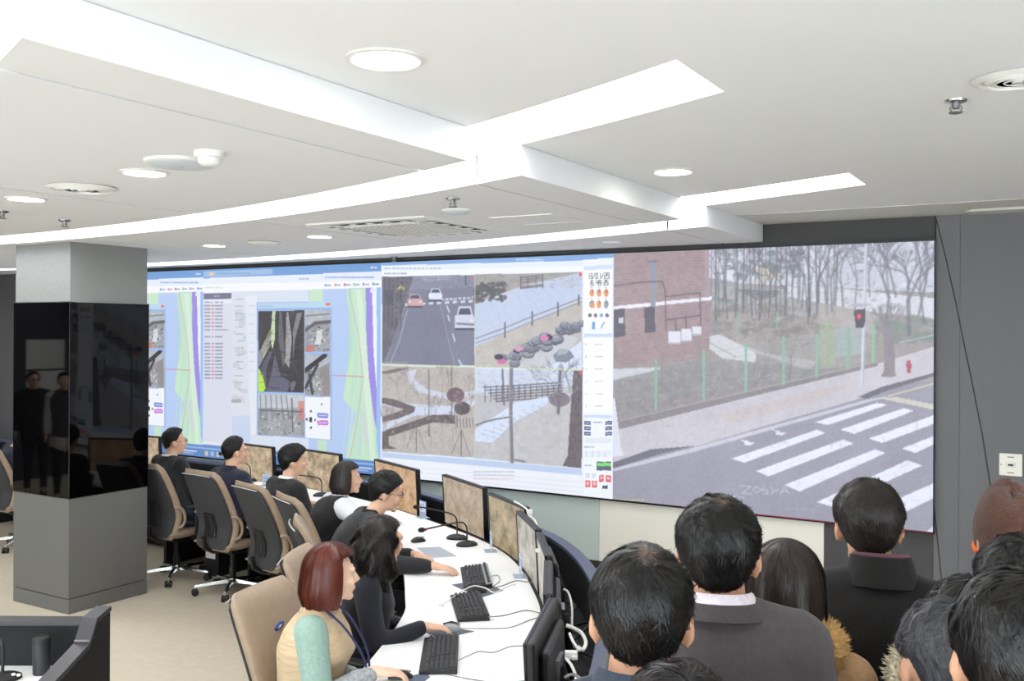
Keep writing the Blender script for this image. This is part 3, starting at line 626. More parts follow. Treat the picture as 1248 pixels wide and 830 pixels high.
    # lower log
    cv.poly(P([(20, 650), (650, 704), (650, 722), (20, 666)]), (186, 204, 236)); cv.poly(P([(20, 668), (650, 724), (650, 790), (20, 735)]), (234, 238, 248))
    for k in range(3): cv.dashes(*c7(310, 712 + k * 11), c7(440, 722)[0], 16, (150, 150, 176) if k < 2 else (206, 150, 170), 1.5, .7, k); cv.line(P([(20, 690 + k * 14), (650, 746 + k * 15)]), .6, (200, 206, 220), .7)
    cv.dashes(*c7(120, 712), c7(150, 714)[0], 3, (150, 160, 190), 1.4, .6, 9); cv.poly(P([(0, 735), (760, 806), (760, 830), (0, 750)]), (196, 210, 236), .7)
    # right hand control bar
    cv.poly(P([(655, 44), (760, 36), (760, 830), (655, 830)]), (236, 242, 250)); cv.poly(P([(748, 36), (760, 36), (760, 830), (748, 830)]), (206, 222, 244))
    cv.poly(P([(658, 64), (746, 60), (746, 72), (658, 76)]), (206, 220, 244)); cv.poly(P([(658, 80), (746, 76), (746, 258), (658, 260)]), (248, 250, 254))
    seg_text(cv, '13/01/29', *c7(668, 88), .3856 * 72, .3856 * 16, (40, 44, 60), .7, -.04); seg_text(cv, '15:49:25', *c7(674, 110), .3856 * 62, .3856 * 15, (40, 44, 60), .7, -.04)
    for r_ in range(2):
        for k in range(3):
            x, y = 682 + k * 22.5, 148 + r_ * 36; cv.ell(*c7(x, y), 3.1, 5.0, (234, 150, 96) if (r_, k) not in ((1, 2), (1, 0)) else (150, 156, 170)); cv.poly(P([(x, y - 12), (x + 6, y - 4), (x, y)]), (110, 120, 150)); cv.dashes(*c7(x - 4, y - 17), c7(x + 5, y)[0], 2, (120, 130, 150), 1, .8, k)
        if r_: cv.poly(P([(676, 184), (690, 176), (690, 196), (680, 196)]), (234, 150, 96))
    for k, c_ in enumerate(((70, 76, 90), (90, 70, 90), (80, 150, 214), (70, 76, 90))): cv.ell(*c7(676 + k * 18, 219), 2.3, 2.6, c_, .8)
    cv.poly(P([(682, 240), (693, 240), (693, 262), (682, 262)]), (110, 160, 220)); cv.line(P([(712, 258), (716, 248), (722, 242)]), 2, (110, 170, 220)); cv.poly(P([(658, 278), (746, 276), (746, 286), (658, 288)]), (196, 214, 242))
    for k in range(6): y = 292 + k * 39; cv.poly(P([(659, y), (746, y - 1), (746, y + 35), (659, y + 36)]), (248, 250, 253)); cv.dashes(*c7(693, y + 18), c7(718, y)[0], 4, (150, 160, 180), 1.3, .8, k); cv.ell(*c7(664, y + 18), .9, 1.3, (180, 190, 210))
    cv.poly(P([(658, 532), (746, 534), (746, 543), (658, 541)]), (196, 214, 242))
    for x in (658, 724):
        for k in range(3): cv.rect(*c7(x, 552 + k * 17), *c7(x + 21, 564 + k * 17), (66, 74, 120)); cv.line(P([(x + 4, 558 + k * 17), (x + 17, 558 + k * 17)]), 1, (220, 226, 240))
    cv.dashes(*c7(688, 556), c7(716, 556)[0], 5, (110, 120, 150), 1.6, .8, 3); cv.rect(*c7(660, 606), *c7(744, 622), (222, 228, 240)); cv.dashes(*c7(660, 634), c7(690, 634)[0], 4, (110, 120, 150), 1.6, .8, 8); cv.rect(*c7(660, 646), *c7(744, 666), (226, 232, 244))
    for k in range(4): cv.line(P([(664 + k * 20, 646), (664 + k * 20, 666)]), .8, (180, 190, 210))
    cv.rect(*c7(697, 680), *c7(743, 708), (84, 92, 110)); cv.rect(*c7(699, 684), *c7(742, 694), (120, 220, 110)); cv.dashes(*c7(660, 692), c7(685, 692)[0], 3, (110, 120, 150), 1.6, .8, 12)
    for (x, y, c_) in ((712, 733, (222, 88, 100)), (734, 734, (222, 88, 100)), (669, 750, (228, 104, 116)), (690, 751, (228, 104, 116))): cv.rect(*c7(x - 8, y - 11), *c7(x + 8, y + 11), c_); cv.ell(*c7(x, y - 2), 1.5, 2, (250, 190, 180))
    cv.rect(*c7(715, 755), *c7(733, 766), (70, 80, 76))
    for k in range(2): cv.rect(*c7(662 + k * 19, 716), *c7(676 + k * 19, 732), (214, 218, 230))
    cv.grain(np.ones((H, W), bool), 3, 60, 97)
    cv.a = 22 + cv.a * .92
    return cv

# ---- map desktop with a pop-up of small camera pictures (left sections)
def paint_map():
    W, H = 330, 290; cv = Canvas(W, H, (206, 222, 244), section_tf(1, W, H)); c6 = lambda x, y: (170 + .3131 * x, 310 + .3131 * y)
    P = lambda l: [c6(*p) for p in l]; rg = random.Random(19)
    cv.poly(P([(250, 60), (960, 30), (960, 66), (250, 96)]), (106, 152, 212)); cv.poly(P([(255, 68), (525, 58), (525, 78), (255, 90)]), (150, 184, 226)); cv.ell(*c6(288, 77), 3, 2.4, (230, 190, 180))
    cv.dashes(*c6(310, 75), c6(440, 70)[0], 12, (96, 120, 160), 1.6, .7, 1); cv.dashes(*c6(908, 52), c6(932, 52)[0], 3, (240, 246, 255), 2, .9, 2)
    cv.poly(P([(250, 94), (960, 66), (960, 100), (250, 118)]), (226, 234, 248)); cv.dashes(*c6(630, 96), c6(670, 94)[0], 4, (90, 100, 130), 1.5, .8, 3); cv.dashes(*c6(730, 90), c6(920, 83)[0], 20, (120, 150, 210), 2.4, .8, 4)
    cv.poly(P([(250, 118), (960, 100), (960, 128), (250, 150)]), (242, 244, 250)); cv.dashes(*c6(260, 130), c6(335, 126)[0], 7, (150, 200, 150), 1.6, .7, 5)
    for k, c_ in enumerate(((90, 170, 220), (230, 150, 90), (220, 80, 90), (120, 200, 130), (140, 130, 220), (90, 160, 220))): x = 728 + k * 37; cv.rect(*c6(x, 115 - k * .9), *c6(x + 7, 126 - k * .9), c_); cv.dashes(*c6(x + 9, 121 - k * .9), c6(x + 26, 120)[0], 3, (110, 120, 150), 2.0, .8, k)
    # map ground
    cv.poly(P([(250, 150), (960, 128), (960, 800), (250, 760)]), (212, 222, 238)); cv.poly(P([(665, 138), (940, 130), (940, 800), (665, 800)]), (176, 200, 240))
    cv.poly(P([(668, 138), (722, 136), (720, 185), (668, 188)]), (196, 226, 196)); cv.poly(P([(812, 134), (888, 132), (930, 600), (936, 800), (806, 800), (850, 620), (800, 560), (816, 450), (824, 300)]), (190, 226, 192), 1, nz=4, cell=30, seed=3)
    cv.poly(P([(818, 134), (830, 134), (838, 360), (816, 460)]), (168, 206, 206), .6); cv.poly(P([(700, 720), (735, 722), (738, 790), (700, 790)]), (190, 222, 200))
    for q in range(40): x = 820 + rg.uniform(0, 90); cv.line(P([(x, 150 + rg.uniform(0, 80)), (x + 18, 420 + rg.uniform(-60, 60)), (x + rg.uniform(-40, 20), 780)]), rg.uniform(.8, 2.5), rg.choice(((176, 216, 206), (206, 232, 206), (170, 204, 224))), .35)
    cv.poly(P([(850, 140), (872, 138), (905, 520), (918, 720), (926, 800), (905, 800), (884, 560)]), (210, 232, 214)); cv.line(P([(822, 136), (856, 300), (878, 480), (852, 660), (826, 790)]), .9, (214, 150, 150), .9)
    cv.poly(P([(887, 132), (912, 131), (918, 380), (936, 620), (936, 720), (920, 640), (900, 480), (890, 330)]), (150, 132, 224)); cv.poly(P([(912, 131), (936, 130), (936, 600), (918, 380)]), (236, 238, 248))
    cv.poly(P([(868, 618), (884, 612), (902, 738), (886, 745)]), (206, 206, 214), .8); cv.line(P([(756, 470), (876, 476)]), 1.2, (206, 130, 140)); cv.poly(P([(905, 133), (925, 132), (925, 148), (905, 150)]), (226, 228, 240))
    cv.poly(P([(930, 130), (945, 130), (945, 800), (930, 760)]), (150, 186, 238)); cv.line(P([(762, 300), (762, 380)]), .8, (150, 180, 226), .5)
    # city blocks in the middle
    cv.poly(P([(366, 150), (470, 146), (470, 720), (366, 730)]), (214, 220, 232))
    for k in range(26):
        x = rg.uniform(368, 428); y = rg.uniform(155, 560); cv.rect(*c6(x, y), *c6(x + rg.uniform(6, 26), y + rg.uniform(6, 26)), (196 + rg.uniform(-8, 12), 200, 208), .8)
    for k in range(14): y = 175 + k * 27; cv.dashes(*c6(374 + rg.uniform(0, 20), y), c6(412, y)[0], 5, (126, 134, 150), 1.4, .7, k)
    cv.poly(P([(366, 565), (402, 562), (402, 576), (366, 578)]), (150, 150, 156), .8); cv.poly(P([(366, 630), (440, 626), (440, 800), (366, 800)]), (186, 204, 236), .7); cv.poly(P([(420, 160), (466, 158), (466, 700), (440, 702)]), (224, 230, 240), .8)
    for k in range(8): cv.dashes(*c6(436, 200 + k * 36), c6(458, 200)[0], 2, (150, 170, 220), 1.4, .6, k)
    # list window
    cv.poly(P([(258, 152), (366, 148), (366, 745), (258, 748)]), (212, 216, 232)); cv.poly(P([(258, 153), (366, 149), (366, 172), (258, 176)]), (104, 104, 134)); cv.dashes(*c6(300, 163), c6(322, 163)[0], 2, (210, 214, 230), 2, .8, 1); cv.poly(P([(258, 178), (366, 174), (366, 190), (258, 193)]), (228, 230, 240)); cv.dashes(*c6(264, 187), c6(340, 183)[0], 4, (120, 124, 140), 2, .8, 2)
    for k in range(22):
        y = 200 + k * 13.4
        if k in (8, 10): continue
        cv.dashes(*c6(262, y), c6(284, y)[0], 4, (96, 100, 124), 1.9, .85, k); cv.dashes(*c6(290, y), c6(300, y)[0], 1, (214, 70, 84), 2.0, .9, k); cv.dashes(*c6(303, y), c6(332 if k != 7 else 358, y - 2)[0], 5, (96, 100, 124), 1.9, .85, k + 40)
    # pop-up with pictures
    cv.poly(P([(464, 188), (756, 182), (756, 724), (464, 702)]), (150, 176, 220)); cv.poly(P([(468, 190), (753, 184), (753, 208), (468, 212)]), (180, 210, 236)); cv.rect(*c6(732, 188), *c6(750, 199), (220, 110, 110)); cv.dashes(*c6(474, 202), c6(530, 200)[0], 6, (100, 120, 160), 1.4, .7, 7)
    cv.poly(P([(470, 222), (650, 218), (648, 540), (470, 535)]), (52, 50, 56), nz=10, cell=14, seed=5)
    for (pts, c_) in ((((472, 380), (505, 330), (522, 300), (518, 330), (492, 400), (472, 440)), (150, 148, 154)), (((480, 440), (515, 375), (524, 380), (500, 450), (500, 535), (474, 533)), (86, 86, 104)), (((524, 222), (536, 222), (534, 330), (524, 372), (518, 330)), (196, 216, 170)), (((534, 390), (556, 470), (600, 500), (580, 537), (500, 535), (520, 470)), (92, 92, 114)),
                      (((580, 225), (586, 225), (600, 330), (590, 440), (574, 420)), (160, 156, 158)), (((604, 300), (620, 230), (640, 226), (612, 330), (606, 400)), (128, 126, 130)), (((552, 222), (560, 222), (566, 300), (574, 420), (566, 440), (548, 330)), (96, 94, 100)), (((470, 440), (486, 470), (498, 520), (490, 533), (470, 532)), (180, 232, 60)), (((590, 510), (606, 490), (618, 500), (600, 537)), (104, 102, 116))): cv.poly(P(pts), c_)
    for (a, b) in (((486, 360), (520, 290)), ((490, 400), (516, 350))): cv.line(P([a, b]), 1.5, (206, 232, 120), .8)
    def street(x0, y0, x1, y1, seed):
        cv.poly(P([(x0, y0), (x1, y0 - 2), (x1, y1), (x0, y1 - 3)]), (150, 152, 160), nz=26, cell=9, seed=seed); r2 = random.Random(seed)
        cv.poly(P([(x0, y0), (x1, y0), (x1, y0 + (y1 - y0) * .3), (x0, y0 + (y1 - y0) * .35)]), (186, 194, 204), .7, nz=18, cell=6, seed=seed + 1)
        for k in range(40):
            x = r2.uniform(x0, x1 - 8); y = r2.uniform(y0 + (y1 - y0) * .3, y1 - 10); g = r2.choice((70, 90, 110, 200, 220, 190)); cv.rect(*c6(x, y), *c6(x + r2.uniform(4, 12), y + r2.uniform(4, 10)), (g, g, g + 4), .75)
    clutter(cv, c6, (472, 225, 645, 530), 90, ((30, 28, 32), (84, 82, 92), (110, 108, 116)), 60, 91, .45)
    street(652, 218, 747, 380, 31); cv.line(P([(652, 296), (690, 268), (747, 262)]), 5, (90, 88, 92)); cv.line(P([(655, 240), (745, 232)]), 2, (120, 120, 126)); cv.poly(P([(655, 360), (690, 350), (690, 378), (655, 380)]), (196, 110, 100), .8); cv.poly(P([(700, 300), (720, 290), (712, 350), (690, 352)]), (226, 228, 232), .8)
    street(652, 390, 747, 552, 33); cv.line(P([(652, 452), (730, 392)]), 7, (44, 42, 46)); cv.line(P([(668, 470), (680, 540)]), 5, (64, 62, 68)); cv.line(P([(652, 520), (700, 430)]), 5, (60, 58, 62)); cv.poly(P([(710, 440), (747, 420), (747, 550), (722, 550)]), (138, 128, 126), .8)
    street(470, 542, 650, 706, 35); cv.poly(P([(470, 545), (650, 548), (650, 600), (470, 596)]), (196, 204, 212), .6, nz=20, cell=7, seed=8)
    for k in range(6): cv.line(P([(478 + k * 20, 550), (480 + k * 22, 640)]), 2, (110, 110, 116), .8)
    cv.poly(P([(624, 570), (648, 572), (648, 640), (626, 640)]), (214, 116, 104), .7); cv.line(P([(600, 560), (604, 690)]), 2.4, (96, 96, 104)); cv.line(P([(480, 606), (640, 612)]), 2, (90, 92, 100))
    cv.line(P([(468, 214), (753, 210)]), 2, (140, 176, 226)); cv.line(P([(468, 537), (650, 541)]), 2.4, (150, 186, 236)); cv.line(P([(650, 384), (750, 384)]), 2.4, (150, 186, 236)); cv.line(P([(650, 216), (650, 704)]), 1.6, (170, 190, 220), .8)
    cv.poly(P([(652, 554), (750, 556), (750, 720), (652, 712)]), (238, 242, 250))
    for (x, y, d) in ((674, 610, 0), (674, 674, 1), (657, 642, 2), (691, 644, 3)):
        q = 8; T = {0: ((x, y - q), (x + 5, y + 4), (x - 5, y + 4)), 1: ((x, y + q), (x + 5, y - 4), (x - 5, y - 4)), 2: ((x - 5, y), (x + 4, y - 7), (x + 4, y + 7)), 3: ((x + 5, y), (x - 4, y - 7), (x - 4, y + 7))}[d]; cv.poly(P(T), (40, 42, 54))
    cv.rect(*c6(669, 634), *c6(679, 652), (40, 42, 54)); cv.ell(*c6(716, 582), .9, 1.6, (90, 100, 130))
    for (y, c_) in ((626, (108, 120, 214)), (654, (196, 96, 206))): cv.poly(P([(700, y - 9), (740, y - 8), (743, y), (740, y + 11), (702, y + 10), (699, y)]), c_); cv.line(P([(706, y), (736, y + 1)]), 2, (226, 226, 246), .8)
    # task bar
    cv.poly(P([(250, 738), (960, 806), (960, 900), (250, 800)]), (92, 134, 196)); cv.poly(P([(250, 726), (366, 738), (366, 746), (250, 736)]), (226, 226, 232))
    cv.a[-15:, :] = (86, 128, 192); cv.a[-15:-13, :] = (150, 184, 226)
    for k in range(5): cv.a[-10:-3, 6 + k * 12:13 + k * 12] = (150, 180, 214) if k % 2 else (196, 190, 170)
    cv.a[-9:-7, W - 46:W - 14] = (200, 214, 236); cv.a[-5:-4, W - 46:W - 20] = (190, 206, 232); cv.a[-9:-4, W - 64:W - 60] = (210, 220, 240)
    cv.a = 20 + cv.a * .92
    return cv

def srgb_lin(a):
    a = np.clip(a, 0, 255) / 255.0
    return np.where(a <= .04045, a / 12.92, ((a + .055) / 1.055) ** 2.4)

m_scr = bpy.data.materials.new('video screen picture'); m_scr.use_nodes = True
_nt = m_scr.node_tree; _b = _nt.nodes['Principled BSDF']; _b.inputs['Base Color'].default_value = (.012, .012, .014, 1); _b.inputs['Roughness'].default_value = .5
_a = _nt.nodes.new('ShaderNodeAttribute'); _a.attribute_name = 'picture'
_nt.links.new(_a.outputs['Color'], _b.inputs['Emission Color']); _b.inputs['Emission Strength'].default_value = 1.0

def screen_mesh(cv, w, h, name):
    """front face as a grid of coloured cells, picture stored per vertex"""
    nx, ny = cv.w, cv.h
    xs_ = np.linspace(0, w, nx); zs_ = np.linspace(h, 0, ny)
    co = np.zeros((ny, nx, 3)); co[..., 0] = xs_[None, :]; co[..., 2] = zs_[:, None]
    idx = np.arange(ny * nx).reshape(ny, nx)
    q = np.stack([idx[1:, :-1], idx[1:, 1:], idx[:-1, 1:], idx[:-1, :-1]], -1).reshape(-1, 4)
    me = bpy.data.meshes.new(name)
    me.vertices.add(ny * nx); me.vertices.foreach_set('co', co.ravel())
    me.loops.add(len(q) * 4); me.loops.foreach_set('vertex_index', q.ravel().astype(np.int32))
    me.polygons.add(len(q)); me.polygons.foreach_set('loop_start', np.arange(0, len(q) * 4, 4, dtype=np.int32))
    me.update(calc_edges=True)
    at = me.color_attributes.new('picture', 'FLOAT_COLOR', 'POINT')
    c = np.ones((ny * nx, 4)); c[:, :3] = srgb_lin(cv.a).reshape(-1, 3)
    at.data.foreach_set('color', c.ravel()); me.materials.append(m_scr)
    return me

vw = empty('video_wall', (SX[0], YW - .03, SZ0)); tag(vw, 'long video wall showing maps and street camera pictures', 'video wall')
me_map = screen_mesh(paint_map(), SX[2] - SX[1], SZ1 - SZ0, 'screen')
me_fd = screen_mesh(paint_feeds(), SX[3] - SX[2], SZ1 - SZ0, 'screen')
me_st = screen_mesh(paint_street(), SX[4] - SX[3], SZ1 - SZ0, 'screen')
slabel = ['map desktop partly hidden by the column', 'map desktop with a pop-up of traffic pictures', 'four camera pictures with a control bar', 'large street picture with a zebra crossing']
for k, me in enumerate((me_map, me_map, me_fd, me_st)):
    o = bpy.data.objects.new('screen', me); COL.objects.link(o); o.parent = vw; o.location = (SX[k] - SX[0], .004, 0); o['label'] = slabel[k]
Lw = SX[4] - SX[0]; Hw = SZ1 - SZ0
MB().bx(0, Lw, .008, .028, 0, Hw).build('cabinet', M_blackm, vw)
m_bez = mat('black screen frame', (18, 18, 20), .4)
MB().bx(-.012, Lw + .012, -.002, .03, Hw, Hw + .016).build('frame_rail', m_bez, vw)
MB().bx(-.012, Lw + .012, -.002, .03, -.014, 0).build('frame_rail', m_bez, vw)
MB().bx(Lw, Lw + .006, -.002, .03, 0, Hw).build('frame_rail', m_bez, vw); MB().bx(-.012, 0, -.002, .03, 0, Hw).build('frame_rail', m_bez, vw)
MB().bx(SX[3] - SX[0] + .6, Lw, -.004, .0, -.006, -.002).build('red_light_line', mat('red edge light', (170, 40, 56), .4), vw)
# ------------------------------------------------------------------ ceiling fittings
def disc(prof, name, m, parent, z, seg=28):
    """lathe hanging from the ceiling: profile of (radius, depth below the ceiling)"""
    return MB().lathe([(r, -d) for r, d in prof], seg).build(name, m, parent, smooth=True)
def fit(name, x, y, z, label, cat, group=None):
    t = empty(name, (x, y, z)); return tag(t, label, cat, group)
def downlight(px, z, label, r=.085):
    p = on_z(*px, z); t = fit('downlight', p.x, p.y, z, label, 'downlight', 'round recessed downlights')
    MB().lathe([(r, .001), (r + .018, .001), (r + .02, -.004), (r + .004, -.008), (r, -.004)], 28).build('ring', M_wtrim, t, smooth=True)
    MB().lathe([(.002, -.004), (r * .98, -.004), (r * .98, .0), (.002, .0)], 28).build('lens', M_down, t)
downlight((470, 72), ZC, 'round downlight in the high ceiling at the top of the picture', .10)
downlight((820, 209), ZC, 'round downlight in the high ceiling between the two straight slots', .09)
downlight((176, 210), ZP, 'round downlight beside the flat ceiling speaker')
downlight((32, 242), ZP, 'round downlight furthest left in the dropped ceiling')
downlight((390, 288), ZP, 'round downlight beside the cassette air conditioner')
downlight((261, 299), ZP, 'round downlight above the column, furthest back')
def diffuser(px, z, label, r=.16):
    p = on_z(*px, z); t = fit('air_diffuser', p.x, p.y, z, label, 'air vent', 'round air diffusers')
    MB().lathe([(r * .93, .0), (r, .0), (r + .01, -.006), (r * .9, -.016), (r * .84, -.008)], 32).build('rim', M_wtrim, t, smooth=True)
    MB().lathe([(.01, .001), (r * .92, .001), (r * .92, -.001), (.01, -.001)], 32).build('throat', M_gtrim, t)
    for k, f in enumerate((.72, .52, .32)):
        MB().lathe([(r * f, -.003), (r * (f + .1), -.006), (r * (f + .1) - .006, -.012), (r * f - .004, -.020), (r * f - .004, -.016)], 32).build('cone_ring', M_wtrim, t, smooth=True)
    MB().lathe([(.004, -.006), (r * .16, -.006), (r * .13, -.02), (.004, -.02)], 24).build('cap', M_wtrim, t, smooth=True)
diffuser((1240, 94), ZC, 'round white air diffuser at the right edge of the ceiling', .125)
diffuser((100, 228), ZP, 'round grey air diffuser left of the downlight pair', .155)
diffuser((322, 295), ZP, 'small round air diffuser behind the broad light slot', .13)
def sprinkler(px, z, label):
    p = on_z(*px, z); t = fit('sprinkler', p.x, p.y, z, label, 'sprinkler', 'ceiling sprinklers')
    MB().lathe([(.003, .001), (.038, .001), (.036, -.006), (.02, -.012), (.003, -.012)], 20).build('rose', M_chrome, t, smooth=True)
    MB().lathe([(.003, -.01), (.012, -.01), (.012, -.03), (.003, -.03)], 14).build('nozzle', M_steel, t, smooth=True)
    mb = MB()
    for s in (-1, 1): mb.tube([(s * .011, 0, -.018), (s * .02, 0, -.028), (s * .012, 0, -.042)], .003, 6)
    mb.build('frame_arm', M_steel, t); MB().lathe([(.003, -.042), (.024, -.042), (.022, -.046), (.003, -.046)], 16).build('deflector', M_steel, t)
sprinkler((1165, 122), ZC, 'chrome sprinkler in the high ceiling near the right diffuser')
sprinkler((552, 242), ZP, 'sprinkler above the small flat detector by the air conditioner')
sprinkler((79, 268), ZP, 'sprinkler left, over the column')
sprinkler((480, 313), ZP, 'sprinkler just above the top edge of the video wall')
sprinkler((3, 257), ZP, 'sprinkler at the left edge of the picture')
p = on_z(221, 197, ZP); t = fit('ceiling_speaker', p.x, p.y, ZP, 'large flat round ceiling speaker next to the dome detector', 'speaker')
MB().lathe([(.004, .0), (.135, .0), (.13, -.014), (.12, -.018), (.004, -.018)], 32).build('grille', mat('pale blue grey plastic', (214, 220, 226), .5), t, smooth=True)
MB().lathe([(.135, .001), (.145, .001), (.143, -.01), (.133, -.014)], 32).build('rim', M_wtrim, t, smooth=True); MB().ell((0, 0, -.019), (.012, .012, .003)).build('logo_stud', M_gtrim, t)
p = on_z(255, 185, ZP); t = fit('dome_detector', p.x, p.y, ZP, 'white stepped dome detector overlapping the flat round speaker', 'detector')
MB().lathe([(.004, .001), (.056, .001), (.056, -.022), (.046, -.026), (.004, -.026)], 28).build('base', M_wtrim, t, smooth=True); MB().lathe([(.004, -.026), (.044, -.026), (.04, -.045), (.028, -.054), (.004, -.056)], 28).build('dome', M_wtrim, t, smooth=True)
p = on_z(557, 256, ZP); t = fit('smoke_detector', p.x, p.y, ZP, 'small flat detector beside the cassette air conditioner', 'detector', 'flat round detectors')
MB().lathe([(.004, .001), (.082, .001), (.08, -.012), (.06, -.022), (.004, -.024)], 28).build('body', mat('pale blue grey plastic', (214, 220, 226), .5), t, smooth=True); MB().lathe([(.082, .001), (.088, .001), (.086, -.006), (.08, -.01)], 28).build('rim', M_wtrim, t, smooth=True)
p = on_z(745, 295, ZP); t = fit('smoke_detector', p.x, min(p.y, 7.08), ZP, 'small flat detector at the video wall edge of the ceiling', 'detector', 'flat round detectors')
MB().lathe([(.004, .001), (.082, .001), (.08, -.012), (.06, -.022), (.004, -.024)], 28).build('body', mat('pale blue grey plastic', (214, 220, 226), .5), t, smooth=True)
# cassette air conditioner
ac = fit('air_conditioner', -3.87, 5.13, ZP + .016, 'square four-way cassette air conditioner set in the dropped ceiling', 'air conditioner')
S = .475
MB().bx(-S, S, -S, S, -.028, .0).build('panel', M_wtrim, ac, bevel=.012, bseg=3)
MB().bx(-.30, .30, -.30, .30, -.036, -.026).build('intake_grille', mat('grille plastic', (222, 222, 218), .6), ac, bevel=.004)
mb = MB()
for i in range(12):
    for j in range(12):
        mb.box((-.275 + i * .05, -.275 + j * .05, -.036), (.018, .03, .003), .5)
o = mb.build('grille_holes', mat('grille shade', (200, 200, 196), .8), ac); tag(o, kind='stuff')
for k in range(4):
    M3 = Matrix.Rotation(k * PI / 2, 3, 'Z')
    slot = MB().box(M3 @ Vector((0, -.375, -.029)), (.62, .075, .004), 0, M3).build('air_slot', M_dark, ac)
    for q in range(5):
        MB().box(M3 @ Vector((-.27 + q * .135, -.375, -.031)), (.05, .07, .006), 0, M3).build('vane', M_wtrim, slot)
    MB().box(M3 @ Vector((0, -.352, -.032)), (.62, .016, .006), 0, M3).build('flap', M_wtrim, ac)
# access hatch lines right of it
p = on_z(655, 267, ZP); t = fit('access_hatch', p.x, p.y, ZP, 'white access hatch with thin bright frame beside the air conditioner', 'hatch')
MB().bx(-.2, .2, -.2, .2, -.004, .0).build('door', M_panel, t); MB().bx(-.215, .215, -.215, -.2, -.006, 0).bx(-.215, .215, .2, .215, -.006, 0).bx(-.215, -.2, -.2, .2, -.006, 0).bx(.2, .215, -.2, .2, -.006, 0).build('frame', M_wtrim, t)
# wall plate
a = on_wall(1218, 552); b = on_wall(1246, 581)
t = empty('wall_plate', ((a.x + b.x) / 2, YW, (a.z + b.z) / 2)); tag(t, 'cream wall socket plate on the grey fabric at the right edge', 'socket plate')
w = (b.x - a.x) / 2; h = (a.z - b.z) / 2
MB().bx(-w, w, -.012, .004, -h, h).build('plate', M_cream, t, bevel=.004); MB().bx(-.03, .03, -.018, -.01, -.018, .018).build('socket', M_wtrim, t, bevel=.003)
MB().bx(-.016, .016, -.02, -.016, -.006, .006).build('slot', M_black, t)
for s in (-1, 1): MB().bx(-.02, .02, -.0135, -.011, s * .052 - .003, s * .052 + .003).build('print_line', mat('grey print', (120, 118, 110), .7), t)
MB().bx(-w + .008, -w + .014, -.0135, -.011, -.004, .004).build('screw', M_steel, t)
# ------------------------------------------------------------------ curved console desk
def spline(P, n=12):
    P = np.array(P, float); Q = []
    for i in range(len(P) - 1):
        p0 = P[max(i - 1, 0)]; p1 = P[i]; p2 = P[i + 1]; p3 = P[min(i + 2, len(P) - 1)]
        for t in np.linspace(0, 1, n, endpoint=False):
            Q.append(.5 * ((2 * p1) + (-p0 + p2) * t + (2 * p0 - 5 * p1 + 4 * p2 - p3) * t * t + (-p0 + 3 * p1 - 3 * p2 + p3) * t ** 3))
    Q.append(P[-1]); Q = np.array(Q)
    for _ in range(30): Q[1:-1] = .5 * Q[1:-1] + .25 * (Q[:-2] + Q[2:])
    return Q
EDGE = spline([(-12.4, 6.8), (-9.0, 6.8), (-7.5, 6.8), (-6.6, 6.78), (-6.0, 6.70), (-5.34, 6.53), (-4.83, 6.32), (-4.22, 6.03), (-3.57, 5.68), (-3.09, 5.26), (-2.65, 4.70), (-2.43, 4.37), (-2.03, 3.54), (-1.80, 2.85), (-1.70, 2.45)])
_T = np.gradient(EDGE, axis=0); _T /= np.linalg.norm(_T, axis=1)[:, None]; _N = np.c_[-_T[:, 1], _T[:, 0]]
NEAR = np.clip((np.arange(len(EDGE)) - 100) / 50.0, 0, 1)          # the shell comes closer to the worktop at the near end
def offs(d): return EDGE + _N * (d - .11 * NEAR * (d > .3))[:, None]
def band(d0, d1, z0, z1, name, m, parent, bevel=0.0, wob=None):
    a, b = offs(d0), offs(d1)
    if wob is not None: a = EDGE + _N * (d0 + wob)[:, None]
    rs = [[Vector((*p, z0)), Vector((*q, z0)), Vector((*q, z1)), Vector((*p, z1))] for p, q in zip(a, b)]
    return MB().rings(rs).build(name, m, parent, bevel=bevel)
ZD = 0.77
dk = empty('curved_desk', (0, 0, 0)); tag(dk, 'long curved white console desk in front of the video wall', 'desk')
s_ = np.r_[0, np.cumsum(np.linalg.norm(np.diff(EDGE, axis=0), axis=1))]
wob = .006 * np.sin(s_ * 2 * PI / 1.5)
band(-.72, 0, ZD - .035, ZD, 'worktop', M_white, dk, .004, wob)
band(.02, .36, .52, .55, 'cable_trough', M_blackm, dk)
band(0.0, .02, .52, ZD - .002, 'trough_wall', M_blackm, dk)
band(.36, .375, .40, .805, 'shell_inner', M_blackm, dk)
band(.36, .44, .80, .83, 'shell_rail', M_rim, dk, .006)
band(.375, .43, 0.02, .80, 'shell_skirt', M_rim, dk)
band(-.12, -.09, 0.02, ZD - .04, 'modesty_panel', M_black, dk)
n = len(EDGE)
for i in range(6, n, 9):
    p = EDGE[i] - _N[i] * .36
    MB().box((p[0], p[1], .37), (.035, .5, .73), math.atan2(_N[i][1], _N[i][0]) - PI / 2).build('support_panel', M_blackm, dk)
pe = EDGE[-1] - _N[-1] * .15
MB().box((pe[0] + .0, pe[1], .38), (1.15, .03, .75), math.atan2(_T[-1][1], _T[-1][0]) + PI / 2).build('end_panel', M_black, dk)

